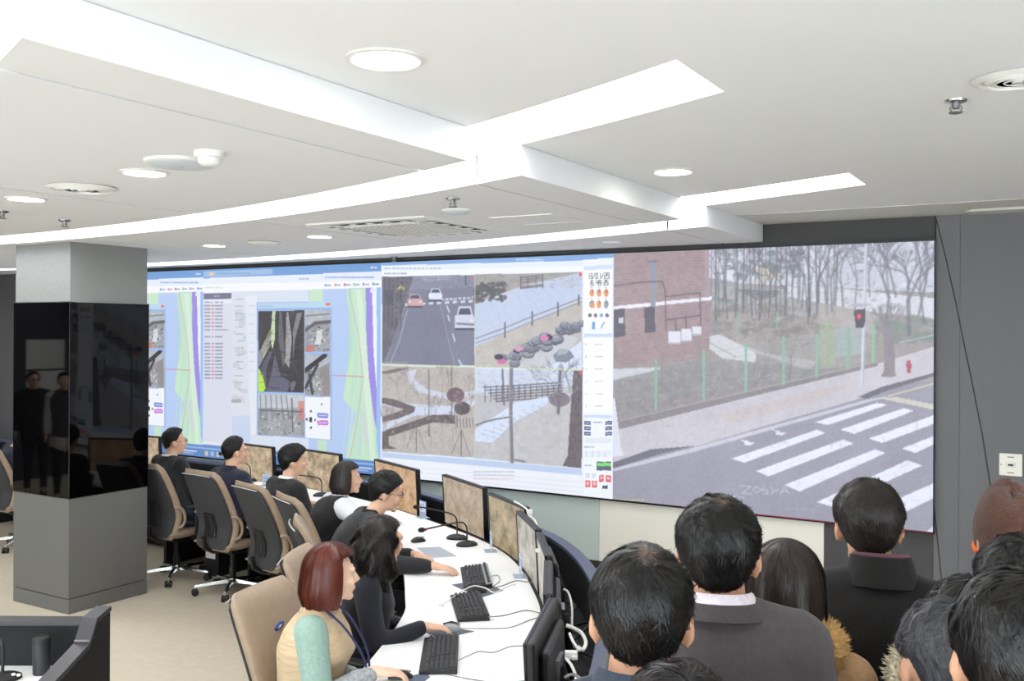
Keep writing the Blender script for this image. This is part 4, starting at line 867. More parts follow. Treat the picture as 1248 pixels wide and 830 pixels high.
# ------------------------------------------------------------------ monitors
def mon_pic(name, seed, base=(186, 164, 134), dark=(120, 100, 78), light=(222, 204, 176), blocks=True):
    m = bpy.data.materials.new(name); m.use_nodes = True; nt = m.node_tree; b = nt.nodes['Principled BSDF']
    b.inputs['Base Color'].default_value = (.01, .01, .01, 1); b.inputs['Roughness'].default_value = .35
    tc = nt.nodes.new('ShaderNodeTexCoord'); mp = nt.nodes.new('ShaderNodeMapping'); mp.inputs['Location'].default_value = (seed * 1.7, seed, seed * .6)
    nt.links.new(tc.outputs['Object'], mp.inputs['Vector'])
    n1 = nt.nodes.new('ShaderNodeTexNoise'); n1.inputs['Scale'].default_value = 9; n1.inputs['Detail'].default_value = 8; n1.inputs['Roughness'].default_value = .7
    v = nt.nodes.new('ShaderNodeTexVoronoi'); v.inputs['Scale'].default_value = 26; v.distance = 'CHEBYCHEV'
    nt.links.new(mp.outputs['Vector'], n1.inputs['Vector']); nt.links.new(mp.outputs['Vector'], v.inputs['Vector'])
    r = nt.nodes.new('ShaderNodeValToRGB'); e = r.color_ramp.elements
    e[0].position = .35; e[0].color = lin(dark) + (1,); e[1].position = .66; e[1].color = lin(light) + (1,)
    x = e.new(.5); x.color = lin(base) + (1,)
    nt.links.new(n1.outputs['Fac'], r.inputs['Fac'])
    mx = nt.nodes.new('ShaderNodeMix'); mx.data_type = 'RGBA'; mx.blend_type = 'SOFT_LIGHT'; mx.inputs[0].default_value = .12 if blocks else .06
    nt.links.new(r.outputs['Color'], mx.inputs[6]); nt.links.new(v.outputs['Color'], mx.inputs[7])
    nt.links.new(mx.outputs[2], b.inputs['Emission Color']); b.inputs['Emission Strength'].default_value = .95
    return m
m_bezel = mat('glossy black bezel', (16, 16, 18), .25)
def monitor(p, q, label, pic, zt=1.10, hh=.40, tilt=3):
    """p, q: ends of the top edge, left to right as seen by the operator"""
    p = Vector(p); q = Vector(q); c = (p + q) / 2; d = q - p; W = d.length; ang = math.atan2(d.y, d.x)
    t = empty('monitor', (c.x, c.y, .55), ang); tag(t, label, 'monitor', 'monitors along the curved desk')
    zc = zt - .55 - hh / 2; T = Matrix.Translation((0, 0, zc)) @ Matrix.Rotation(R(tilt), 4, 'X')
    def part(name, x0, x1, y0, y1, z0, z1, m, bev=.004):
        o = MB().bx(x0, x1, y0, y1, z0, z1).build(name, m, t, bevel=bev); o.matrix_local = T; return o
    w, h = W / 2, hh / 2
    part('housing', -w, w, .0, .035, -h, h, M_black, .01)
    part('back_cover', -w * .72, w * .72, .03, .07, -h * .62, h * .7, M_black, .02)
    s = part('screen', -w + .016, w - .016, -.004, .002, -h + .02, h - .016, pic, 0)
    b = .016
    for nm, x0, x1, z0, z1 in (('bezel', -w, w, h - b, h), ('bezel', -w, w, -h, -h + .02), ('bezel', -w, -w + b, -h + .02, h - b), ('bezel', w - b, w, -h + .02, h - b)):
        part(nm, x0, x1, -.008, .004, z0, z1, m_bezel, .002)
    MB().tube([(0, .075, zc + .02), (0, .10, zc - .05), (0, .10, .02)], .022, 10).build('stand_neck', M_black, t, smooth=True)
    MB().box((0, .10, .01), (.24, .18, .02)).build('stand_foot', M_black, t, bevel=.005)
    MB().box((0, .072, zc), (.12, .02, .12)).build('mount_plate', M_steel, t)
    return t
pic = [mon_pic('aerial map picture %d' % k, k * 3.3 + 1) for k in range(4)]
picp = mon_pic('pale aerial map picture', 21, (178, 160, 138), (146, 128, 110), (202, 186, 164), False)
picg = mon_pic('grey map picture', 25, (176, 172, 160), (120, 118, 110), (206, 202, 192), False)
monitor((-9.10, 6.86), (-8.47, 6.90), 'black monitor whose edge shows just past the column', pic[0])
monitor((-7.60, 6.99), (-6.81, 6.885), 'monitor with a tan aerial map behind the man in navy', pic[0])
monitor((-6.66, 6.98), (-5.92, 6.84), 'monitor with a tan aerial map beside the black-suited man', pic[1])
monitor((-5.45, 6.76), (-4.735, 6.42), 'monitor with an orange-brown map beyond the bespectacled leaning man', mon_pic('warm aerial map', 9, (204, 164, 124), (150, 116, 88), (226, 192, 156), False))
monitor((-4.42, 6.34), (-3.79, 5.96), 'monitor with a pale brown map behind the two microphones', picp)
monitor((-3.65, 5.80), (-3.135, 5.44), 'monitor with an olive-brown map, its top right corner hung with white cable clips', mon_pic('olive aerial map', 13, (166, 150, 118), (112, 98, 72), (198, 182, 150), False))
monitor((-3.128, 5.318), (-2.735, 4.875), 'monitor with a grey picture seen at a sharp angle, right of the olive map', picg)
monitor((-2.70, 4.82), (-2.37, 4.33), 'monitor seen almost edge-on behind the grey-picture monitor', picg)
monitor((-2.33, 4.25), (-2.03, 3.70), 'monitor seen from behind, between the edge-on one and the nearest', picg)
monitor((-1.985, 3.67), (-1.766, 3.073), 'nearest monitor, its black back turned to the visitors', picg, 1.10, .41)
monitor((-10.9, 6.88), (-10.25, 6.88), 'monitor with a bright window left of the column', mon_pic('bright window', 31, (170, 214, 238), (120, 180, 220), (240, 246, 250), False))

# ------------------------------------------------------------------ things on the desk
DZ = ZD + .001
def place(t, p, ang): t.location = (p[0], p[1], DZ); t.rotation_euler = (0, 0, ang)
m_key = mat('dark grey keycap', (52, 52, 55), .55); m_kb = mat('black keyboard tray', (24, 24, 27), .5); m_kb2 = mat('silver keyboard edge', (150, 152, 156), .4)
key_me = MB().bx(-.0082, .0082, -.0082, .0082, 0, .007).mesh('key')
bm = bmesh.new(); bm.from_mesh(key_me); bmesh.ops.recalc_face_normals(bm, faces=bm.faces)
for v in bm.verts:
    if v.co.z > .003: v.co.x *= .78; v.co.y *= .78
bm.to_mesh(key_me); bm.free(); key_me.materials.append(m_key)
key_w = key_me.copy(); key_w.name = 'key'
def keyboard(corners, label, silver=False):
    """corners: near-left, near-right, far-right, far-left as the typist sees them"""
    a, b, c, d = [on_z(*p, .785) for p in corners]
    cen = (a + b + c + d) / 4; u = ((b - a) + (c - d)) / 2; L = .46; ang = math.atan2(u.y, u.x)
    t = empty('keyboard', (cen.x, cen.y, DZ), ang); tag(t, label, 'keyboard', 'keyboards on the curved desk')
    tw = .165
    body = MB(); body.rings([[Vector((x, -tw / 2, 0)), Vector((x, tw / 2, 0)), Vector((x, tw / 2, .030)), Vector((x, -tw / 2, .014))] for x in (-L / 2, L / 2)])
    body.build('tray', m_kb, t, bevel=.004)
    if silver: MB().rings([[Vector((x, .045, .022)), Vector((x, tw / 2 + .001, .028)), Vector((x, tw / 2 + .001, .034)), Vector((x, .045, .028))] for x in (-L / 2, L / 2)]).build('silver_strip', m_kb2, t)
    tilt = math.atan2(.016, tw)
    for r_ in range(6):
        y = .058 - r_ * .0215 if r_ else .062
        if silver and r_ == 0: y = .064
        z = .022 + y * math.tan(tilt) + .001
        xs_ = []
        for k in range(15): xs_.append((-.218 + k * .0192, 1.0))
        for k in range(3): xs_.append((.085 + k * .0192, 1.0))
        for k in range(4): xs_.append((.153 + k * .0192, 1.0))
        if r_ == 5: xs_ = [(-.218, 1.2), (-.19, 1.2), (-.165, 1.2), (-.085, 6.2), (-.0, 1.2), (.025, 1.2), (.05, 1.2)] + [(.085 + k * .0192, 1) for k in range(3)] + [(.162, 2), (.191, 1), (.2105, 1)]
        if r_ == 4: xs_ = [(-.21, 1.9)] + [(-.18 + k * .0192, 1) for k in range(11)] + [(.043, 1.9)] + [(.104, 1)] + [(.153 + k * .0192, 1) for k in range(4)]
        for x, s in xs_:
            o = bpy.data.objects.new('key', key_me); COL.objects.link(o); o.parent = t
            o.location = (x, y, z + (.006 if silver and r_ == 0 else 0)); o.rotation_euler = (tilt, 0, 0); o.scale = (s, 1, 1)
    return t
keyboard([(560, 690), (566, 718), (600, 715), (594, 688)], 'keyboard with a silver strip beside the leaning man\'s hand', True)
keyboard([(548, 724), (560, 757), (595, 753), (585, 723)], 'black keyboard between the silver one and the nearest keyboard')
keyboard([(520, 774), (512, 821), (555, 821), (557, 775)], 'nearest black keyboard, in front of the red-haired woman')
def mouse(px, ang, label, col=None, z=None):
    p = on_z(*px, ZD + .02); t = empty('mouse', (p.x, p.y, DZ + .0025), ang); tag(t, label, 'mouse', 'computer mice on the desk')
    mb = MB(); rs = []
    for i in range(9):
        s = i / 8; y = -.052 + s * .104; w = .030 * math.sin(PI * min(max(s * .86 + .1, 0), 1)) ** .5; h = .034 * math.sin(PI * (s * .8 + .14)) ** .8
        rs.append([Vector((w * math.cos(a), y, max(0, h * math.sin(a)))) for a in np.linspace(0, PI, 10)])
    mb.rings(rs).build('shell', col or M_black, t, smooth=True)
    MB().tube([(0, .018, .0305), (0, .045, .024)], .0035, 6).build('wheel', M_steel, t)
    return t
def pad(corners, col, label):
    P_ = [on_z(*p, ZD) for p in corners]; c = sum(P_, Vector()) / 4; t = MB().prism([((p - c).x, (p - c).y) for p in P_], 0, .002).build('mouse_pad', mat('pad %d' % col[0], col, .7)); t.location = (c.x, c.y, DZ); tag(t, label, 'mouse pad', 'mouse pads on the desk'); return t
pad([(551, 713), (584, 708), (613, 720), (585, 729)], (92, 96, 106), 'grey mouse pad behind the middle keyboard')
pad([(517, 771), (538, 763), (578, 770), (540, 778)], (96, 102, 116), 'slate mouse pad under the silver-edged mouse')
pad([(494, 826), (520, 820), (524, 826), (506, 838)], (84, 94, 112), 'blue-grey mouse pad at the nearest woman\'s hand')
pad([(508, 668), (536, 667), (556, 678), (523, 680)], (176, 180, 190), 'pale grey pad under the leaning man\'s hands')
mouse((582, 718), -1.0, 'dark mouse on the pad behind the middle keyboard'); 
ms = mouse((550, 764), -1.0, 'silver and black mouse by the long-haired woman\'s hand', mat('silver mouse', (150, 152, 156), .35)); 
MB().tube([(-.012, -.04, .026), (-.014, 0, .036), (-.012, .04, .026)], .006, 8).build('black_stripe', M_black, ms)
mouse((488, 821), -.9, 'black mouse under the red-haired woman\'s hand'); mouse((510, 657), -.5, 'black mouse on the far part of the desk by the woman in a vest')
# gooseneck microphones
def mic(px, tip, label, h=.14, on=None, red=True):
    b = on_z(*px, ZD + .01); t = empty('microphone', (b.x, b.y, DZ)); tag(t, label, 'microphone', 'gooseneck microphones')
    tp = tip - t.location
    ang = math.atan2(tp.y, tp.x)
    base = MB().lathe([(.002, .0), (.062, .0), (.06, .012), (.045, .024), (.02, .032), (.002, .034)], 24).build('base', M_pad, t, smooth=True); base.scale = (1.25, .9, 1); base.rotation_euler = (0, 0, ang)
    v = Vector((tp.x, tp.y, 0)); 
    pts = [Vector((0, 0, .02)), Vector((0, 0, h * .7)), v * .04 + Vector((0, 0, h * .95)), v * .14 + Vector((0, 0, h * 1.08)), v * .4 + Vector((0, 0, h * 1.08 + (tp.z - h) * .35)), v * .9 + Vector((0, 0, tp.z + .003))]
    MB().tube([tuple(p) for p in spline3(pts)], .0055, 8).build('gooseneck', M_black, t, smooth=True)
    if red:
        MB().tube([v * .88 + Vector((0, 0, tp.z + .002)), v * .93 + Vector((0, 0, tp.z))], .0095, 10).build('red_ring', mat('red ring', (170, 50, 44), .4), t, smooth=True)
    MB().ell(v * .985 + Vector((0, 0, tp.z)), (.026, .017, .017), Matrix.Rotation(ang, 3, 'Z')).build('foam_cap', M_blackm, t, smooth=True)
    MB().box((-.03 * math.cos(ang), -.03 * math.sin(ang), .03), (.012, .012, .004)).build('button', M_wpl, t)
    return t
def spline3(P, n=6):
    Q = []; P = [Vector(p) for p in P]
    for i in range(len(P) - 1):
        p0 = P[max(i - 1, 0)]; p1 = P[i]; p2 = P[i + 1]; p3 = P[min(i + 2, len(P) - 1)]
        for k in range(n):
            t = k / n; Q.append(.5 * ((2 * p1) + (-p0 + p2) * t + (2 * p0 - 5 * p1 + 4 * p2 - p3) * t * t + (-p0 + 3 * p1 - 3 * p2 + p3) * t ** 3))
    Q.append(P[-1]); return Q
mic((557, 655), on_z(507, 618, .985), 'gooseneck microphone with red ring, the farther of the pair by the pale map', .16)
mic((569, 663), on_z(513, 646, .905), 'gooseneck microphone with red ring, the nearer of the pair by the pale map', .15)
mic((392, 603), on_z(352, 579, .97), 'gooseneck microphone between the black-suited man and the woman in a vest', .15, red=False)
mic((305, 585), on_z(268, 553, .99), 'gooseneck microphone with dark foam cap left of the man in navy', .15)
# clear name stands
m_acr = mat('clear acrylic', (206, 220, 240), .1, alpha=.55); m_pap = mat('printed card', (196, 214, 240), .6, var=.25, vscale=40)
def stand(px, ang, label, h=.13):
    p = on_z(*px, ZD); t = empty('name_stand', (p.x, p.y, DZ), ang); tag(t, label, 'sign holder', 'clear name stands')
    MB().bx(-.05, .05, -.04, .04, 0, .004).build('foot', m_acr, t); MB().bx(-.05, .05, .0, .004, .004, h).build('upright', m_acr, t)
    MB().bx(-.047, .047, -.001, .0, .045, h - .004).build('card', m_pap, t)
    for k in range(3): MB().bx(-.036, .03 - k * .012, -.002, -.001, h - .03 - k * .02, h - .024 - k * .02).build('print_line', mat('blue print', (110, 140, 200), .6), t)
stand((634, 703), -.9, 'clear name stand with a blue card at the edge of the white desk'); stand((598, 672), -.9, 'thin clear name stand behind the silver-edged keyboard'); stand((515, 631), -.45, 'clear name stand at the foot of the orange-brown map monitor'); stand((325, 592), .1, 'small clear name stand between the navy and black-suited men', .11)
# loose cables across the white top
def cable(pts, label, r=.003, m=None, z=.773, name='cable'):
    P_ = [Vector(on_z(x, y, z + dz)) for x, y, dz in pts]; c = P_[0].copy(); c.z = ZD
    o = MB().tube([p - c for p in spline3(P_)], r, 6).build(name, m or M_black, smooth=True); o.location = c; tag(o, label, 'cable', 'loose cables on and behind the desk'); return o
m_gc = mat('grey cable', (120, 118, 118), .5)
cable([(595, 752, .02), (615, 750, 0), (640, 744, 0), (658, 747, 0)], 'thin dark cable running from the middle keyboard to the desk edge', .0025, m_gc)
cable([(563, 766, .015), (590, 766, 0), (620, 765, 0), (645, 756, 0), (658, 752, 0)], 'thin dark cable running from the silver mouse', .0022, m_gc)
cable([(556, 806, .02), (575, 797, 0), (585, 794, 0), (602, 795, 0), (622, 788, 0), (646, 787, 0)], 'thin dark cable crossing the white top from the nearest keyboard', .0022, m_gc)
cable([(545, 822, .01), (575, 828, 0), (610, 832, 0), (645, 829, 0)], 'thin dark cable along the bottom edge of the picture', .0022, m_gc)
cable([(594, 704, .02), (606, 701, 0), (609, 708, 0), (600, 716, 0), (612, 714, 0), (628, 708, 0), (641, 709, 0), (648, 710, .01)], 'grey cable looping behind the silver-edged keyboard', .0025, m_gc)
cable([(538, 738, .002), (552, 728, .012), (565, 719, .035), (578, 714, .04), (592, 717, .03), (603, 722, .012), (618, 715, 0), (628, 712, 0)], 'white cable arching over the dark mouse', .0035, M_wpl)
p0 = on_z(538, 738, .775); o = MB().box((0, 0, .006), (.03, .014, .01), .6).build('cable_plug', M_wpl); o.location = p0; tag(o, 'white plug at the end of the arching cable', 'plug')
# white cables and clips hanging behind the near monitors
def wcable(P_, label, r=.006, m=None):
    P_ = [Vector(p) for p in P_]; o = MB().tube([p - P_[0] for p in spline3(P_)], r, 7).build('cable', m or M_wpl, smooth=True); o.location = P_[0]; tag(o, label, 'cable', 'loose cables on and behind the desk')
wcable([at_depth(687, 718, 4.45), at_depth(693, 723, 4.45), at_depth(697, 740, 4.4), at_depth(697, 765, 4.35)], 'grey-white cable rising behind the nearest monitors', .005)
wcable([at_depth(690, 762, 4.0), at_depth(700, 766, 4.0), at_depth(709, 772, 4.0), at_depth(714, 783, 3.95), at_depth(710, 792, 3.9), at_depth(704, 788, 3.9)], 'white cable loop behind the nearest monitor', .008)
wcable([at_depth(694, 772, 3.95), at_depth(699, 783, 3.9), at_depth(706, 793, 3.85)], 'short white cable beneath the cable loop', .006)
wcable([at_depth(690, 803, 3.75), at_depth(697, 812, 3.7), at_depth(702, 826, 3.65), at_depth(700, 840, 3.6)], 'white cable dropping beside the nearest monitor stand', .006)
wcable([at_depth(688, 826, 3.6), at_depth(697, 822, 3.6), at_depth(706, 826, 3.55), at_depth(712, 838, 3.5)], 'grey cable in the trough at the bottom of the picture', .006, m_gc)
for k in range(5):
    a = EDGE[-60 + k * 10] + _N[-60 + k * 10] * .2; b = EDGE[-54 + k * 10] + _N[-54 + k * 10] * .28; c_ = EDGE[-50 + k * 10] + _N[-50 + k * 10] * .12
    wcable([(a[0], a[1], .56), (b[0], b[1], .62 + .04 * (k % 2)), (c_[0], c_[1], .57)], 'dark cable curled in the trough, number %s from the far end' % ('one', 'two', 'three', 'four', 'five')[k], .007, M_black)
wcable([(-3.30, 5.56, 1.10), (-3.26, 5.50, 1.115), (-3.12, 5.40, 1.10), (-3.02, 5.26, 1.09), (-2.86, 5.06, 1.105), (-2.78, 4.95, 1.07), (-2.74, 4.88, .98)], 'white cable strung along the tops of two monitors', .006)
for i, (px, d, s, lb) in enumerate((((646, 628), 6.1, (.03, .02, .075), 'white cable clip on the corner of the olive map monitor'), ((660, 671), 5.35, (.07, .02, .02), 'white cable clip sticking out beside the grey-picture monitor'), ((667, 688), 5.0, (.03, .02, .05), 'white cable clip low on the edge-on monitor'), ((696, 798), 3.8, (.05, .03, .03), 'white adapter among the cables behind the nearest monitor'))):
    p = at_depth(*px, d); o = MB().box((0, 0, 0), s, .5).box((s[0] * .3, 0, -s[2] * .2), (s[0] * .5, s[1] * 1.3, s[2] * .5), .5).build('cable_clip', M_wpl, bevel=.004); o.location = p; tag(o, lb, 'cable clip', 'white cable clips')
# computers under the desk
for i, (x, y, a, lb) in enumerate(((-9.6, 6.35, 0, 'computer under the desk left of the column, orange and white sticker'), (-6.85, 6.35, 0, 'computer under the desk between the two leftmost men'), (-5.95, 6.27, -.12, 'computer under the desk between the navy and black-suited men'))):
    t = empty('computer', (x, y, .0), a); tag(t, lb, 'computer', 'computers under the desk'); MB().bx(-.09, .09, -.2, .2, .0, .42).build('case', M_black, t, bevel=.008)
    MB().bx(-.07, .05, -.204, -.2, .16, .26).build('white_sticker', M_wpl, t); MB().bx(-.07, .05, -.2045, -.2035, .26, .29).build('orange_sticker', mat('orange print', (222, 130, 60), .6), t)

# ------------------------------------------------------------------ second-row console at the lower left
cA = at_depth(133, 750, 4.27); ang = YAW
cs = empty('black_console', (cA.x, cA.y, 0), ang); tag(cs, 'black console desk with raised end panel in the lower left corner', 'console desk')
Lc = 2.2
MB().bx(-Lc, -.04, -.03, .0, 0, .965).build('back_panel', M_blackm, cs, bevel=.004)
MB().bx(-Lc, -.03, -.075, .015, .955, .975).build('top_rail', mat('console rail grey', (58, 58, 62), .35), cs, bevel=.004)
MB().bx(-Lc, -.06, -.85, -.03, .735, .77).build('worktop', M_white, cs, bevel=.004)
pr = [(.015, 0.0), (.015, 1.0), (-.13, .985), (-.20, .90), (-.86, .80), (-.86, 0)]
mb = MB(); mb.rings([[Vector((x, y, z)) for y, z in pr] for x in (-.035, .0)]); mb.build('end_panel', M_blackm, cs, bevel=.004)
mb = MB(); tp = [(.018, .998), (-.13, .988), (-.20, .903), (-.86, .803)]
mb.rings([[Vector((-.065, y, z)), Vector((.004, y, z)), Vector((.004, y, z + .022)), Vector((-.065, y, z + .022))] for y, z in tp]); mb.build('end_cap_rail', mat('console rail grey'  , (58, 58, 62)), cs, bevel=.003)
MB().bx(-.064, .0, -.20, -.13, .93, .935).build('name_tab', mat('mauve grey plastic', (140, 130, 138), .4), cs)
MB().bx(-Lc - .03, -Lc, -.86, .015, 0, .98).build('end_panel', M_black, cs)
lt = cs.matrix_world
def con(x, y, z): 
    return Matrix.Translation(cs.location) @ Matrix.Rotation(ang, 4, 'Z') @ Vector((x, y, z))
p = con(-.235, -.13, .771); t = empty('thermos_cup', p); tag(t, 'dark cylindrical cup standing on the black console', 'cup')
MB().lathe([(.002, 0), (.034, 0), (.036, .13), (.002, .13)], 20).build('body', mat('dark grey metal', (44, 44, 48), .4), t, smooth=True); MB().lathe([(.002, .13), (.037, .13), (.036, .15), (.03, .158), (.002, .16)], 20).build('lid', M_pad, t, smooth=True)
p = con(-.36, -.21, .771); t = empty('microphone', p, ang); tag(t, 'gooseneck microphone on the black console in the lower left', 'microphone', 'gooseneck microphones')
b = MB().lathe([(.002, .0), (.06, .0), (.058, .014), (.04, .026), (.02, .032), (.002, .034)], 24).build('base', M_pad, t, smooth=True); b.scale = (1.3, .9, 1); b.rotation_euler = (0, 0, .7)
MB().tube(spline3([(0, 0, .02), (.003, 0, .12), (-.01, 0, .165), (-.06, 0, .18), (-.2, 0, .185), (-.32, 0, .17)]), .007, 8).build('gooseneck', M_black, t, smooth=True); MB().ell((-.34, 0, .168), (.028, .018, .018)).build('foam_cap', M_blackm, t, smooth=True)
for dx in (.05, .075): MB().ell((dx, .01 - dx * .3, .026), (.009, .009, .006)).build('button', M_wpl, t)
# ------------------------------------------------------------------ office chairs
def make_chair():
    root = empty('office_chair')
    # back cushion: lofted pad with rounded edge, reclined and waisted
    def prof(v):                  # v 0..1 from bottom to top: half width, y, z
        hw = .222 + .028 * math.sin(PI * min(1, v * 1.02)) ** .8
        y = -.165 - .055 * (1 - min(1, v / .34)) ** 2 - .19 * max(0, (v - .30) / .70) ** 1.25
        z = .40 + .68 * v
        return hw, y, z
    def pad(grow, y0, y1, va, vb, n=18, pw=5.0, seg=24):
        rs = []
        for i in range(n + 1):
            s = i / n; v = va + (vb - va) * s; hw, y, z = prof(v)
            e = math.sqrt(max(0, 1 - (abs(2 * s - 1)) ** 14)) * .995 + .005
            w = (hw + grow) * (0.86 + .14 * min(1, math.sqrt(max(0, 1 - abs(2 * s - 1) ** 12)))); th = (y1 - y0) / 2 * max(.18, e); yc = y + (y0 + y1) / 2
            ring = []
            for k in range(seg):
                a = 2 * PI * k / seg; c, s_ = math.cos(a), math.sin(a)
                x = w * math.copysign(abs(c) ** (2 / pw), c); yy = th * math.copysign(abs(s_) ** (2 / 2.4), s_)
                ring.append(Vector((x, yc + yy + .05 * (x / .25) ** 2 * .6, z)))
            rs.append(ring)
        return MB().rings(rs)
    pad(0, -.035, .045, 0, 1).build('backrest', M_tan, root, smooth=True)
    pad(-.025, -.055, -.018, .03, .955).build('back_shell', M_shell, root, smooth=True)
    # lumbar slider on the shell
    mb = MB(); rs = []
    for i in range(7):
        v = .16 + .30 * i / 6; hw, y, z = prof(v); q = .085 * (1 - .25 * i / 6)
        rs.append([Vector((-q, y - .05, z)), Vector((q, y - .05, z)), Vector((q * .9, y - .078 + .01 * abs(i - 3) / 3, z)), Vector((-q * .9, y - .078 + .01 * abs(i - 3) / 3, z))])
    lb = mb.rings(rs).build('lumbar_plate', M_pad, root, bevel=.008)
    for s in (-1, 1):
        MB().tube([(s * .05, prof(.2)[1] - .078, prof(.2)[2]), (s * .045, prof(.3)[1] - .08, prof(.3)[2]), (s * .042, prof(.42)[1] - .076, prof(.42)[2])], .006, 6).build('rib', M_shell, lb)
    hw, y, z = prof(.955)
    MB().tube([(x, y - .048 + .03 * (x / .25) ** 2, z - .002 - .006 * (x / .2) ** 2) for x in np.linspace(-.185, .185, 13)], .004, 6).build('piping', M_gtrim, root, smooth=True)
    # seat
    mb = MB(); rs = []
    for i in range(11):
        s = i / 10; yy = -.22 + .47 * s; w = .245 * (1 - .10 * s); e = math.sqrt(max(.03, 1 - abs(2 * s - 1) ** 6)); th = .05 * e; zz = .445 - .03 * max(0, s - .8) / .2 
        rs.append([Vector((w * math.copysign(abs(math.cos(a)) ** .4, math.cos(a)), yy, zz + th * math.copysign(abs(math.sin(a)) ** .8, math.sin(a)))) for a in np.linspace(0, 2 * PI, 21)[:-1]])
    mb.rings(rs).build('seat', M_tan, root, smooth=True)
    MB().bx(-.17, .17, -.15, .17, .365, .405).build('seat_pan', M_black, root, bevel=.01)
    # spine bar behind, arms
    MB().tube([(0, -.02, .385), (0, -.2, .385), (0, -.285, .43), (0, -.30, .52)], .022, 8).build('back_bar', M_black, root, smooth=True)
    for s in (-1, 1):
        a = MB().tube(spline3([(s * .22, 0, .40), (s * .275, .0, .42), (s * .285, .0, .55), (s * .28, .01, .655)]), .018, 8).build('arm_post', M_black, root, smooth=True)
        MB().bx(s * .28 - .042, s * .28 + .042, -.11, .14, .655, .69).build('arm_pad', M_pad, root, bevel=.015, bseg=3)
        MB().tube(spline3([(s * .235, -.20, .69), (s * .262, -.165, .69), (s * .27, -.125, .64), (s * .268, -.115, .57), (s * .255, -.135, .52), (s * .232, -.165, .51)]), [.013] * 31, 8).build('side_loop', M_tan, root, smooth=True)
    # gas column and star base
    MB().lathe([(.002, .08), (.03, .08), (.03, .22), (.022, .222), (.022, .37), (.002, .37)], 16).build('gas_column', M_black, root, smooth=True)
    MB().lathe([(.002, .075), (.045, .075), (.05, .10), (.04, .125), (.002, .125)], 16).build('hub', M_chrome, root, smooth=True)
    for k in range(5):
        a = 2 * PI * k / 5 + .4; c, s = math.cos(a), math.sin(a)
        q = Vector((c, s, 0)); n_ = Vector((-s, c, 0)); rs = []
        for (r_, hw_, zb, zt) in ((.03, .024, .085, .12), (.18, .018, .078, .102), (.31, .014, .068, .088)):
            p_ = q * r_; rs.append([p_ + n_ * hw_ + Vector((0, 0, zb)), p_ - n_ * hw_ + Vector((0, 0, zb)), p_ - n_ * hw_ * .6 + Vector((0, 0, zt)), p_ + n_ * hw_ * .6 + Vector((0, 0, zt))])
        sp = MB().rings(rs).build('star_arm', M_chrome, root, bevel=.003)
        w = q * .305
        MB().tube([w + Vector((0, 0, .04)), w + Vector((0, 0, .075))], .009, 8).build('caster_stem', M_chrome, sp)
        mb = MB(); mb.tube([w + n_ * .008 + Vector((0, 0, .029)), w + n_ * .026 + Vector((0, 0, .029))], .029, 14); mb.tube([w - n_ * .008 + Vector((0, 0, .029)), w - n_ * .026 + Vector((0, 0, .029))], .029, 14)
        mb.tube([w + n_ * .01 + Vector((0, 0, .036)), w - n_ * .01 + Vector((0, 0, .036))], .02, 10)
        mb.build('caster', M_pad, sp, smooth=True)
    return root
chair0 = make_chair()
CHAIRS = [(-7.05, 5.93, 4, 'tan and charcoal office chair of the man in a black cardigan, half behind the column'), (-6.28, 5.87, 5, 'tan and charcoal office chair of the man in navy, its chrome base in full view'),
          (-5.40, 5.60, 14, 'tan and charcoal office chair of the black-suited young man'), (-4.74, 5.36, 26, 'tan and charcoal office chair of the woman in a black vest'),
          (-3.97, 4.70, 42, 'tan and charcoal office chair of the leaning man in a dark suit'), (-3.30, 3.95, 66, 'tan office chair with its front turned to view, behind the long-haired woman'),
          (-2.93, 3.26, 80, 'nearest tan office chair with a blue badge, behind the red-haired woman'), (-9.45, 5.93, 4, 'office chair cut by the left edge of the picture')]
chairs = []
for i, (x, y, th, lb) in enumerate(CHAIRS):
    o = chair0 if i == 0 else copy_tree(chair0)
    o.location = (x, y, 0); o.rotation_euler = (0, 0, -R(th)); tag(o, lb, 'chair', 'office chairs at the curved desk'); chairs.append(o)
# blue badge on the nearest chair's backrest
bd = MB().ell((0, -.222, .905), (.038, .010, .016), Matrix.Rotation(.25, 3, 'Y')).build('badge', mat('blue enamel', (52, 74, 140), .3), chairs[6], smooth=True); bd['label'] = 'oval blue badge with a pale ring'
MB().ell((0, -.213, .905), (.018, .005, .007), Matrix.Rotation(.25, 3, 'Y')).build('badge_ring', M_chrome, bd, smooth=True)
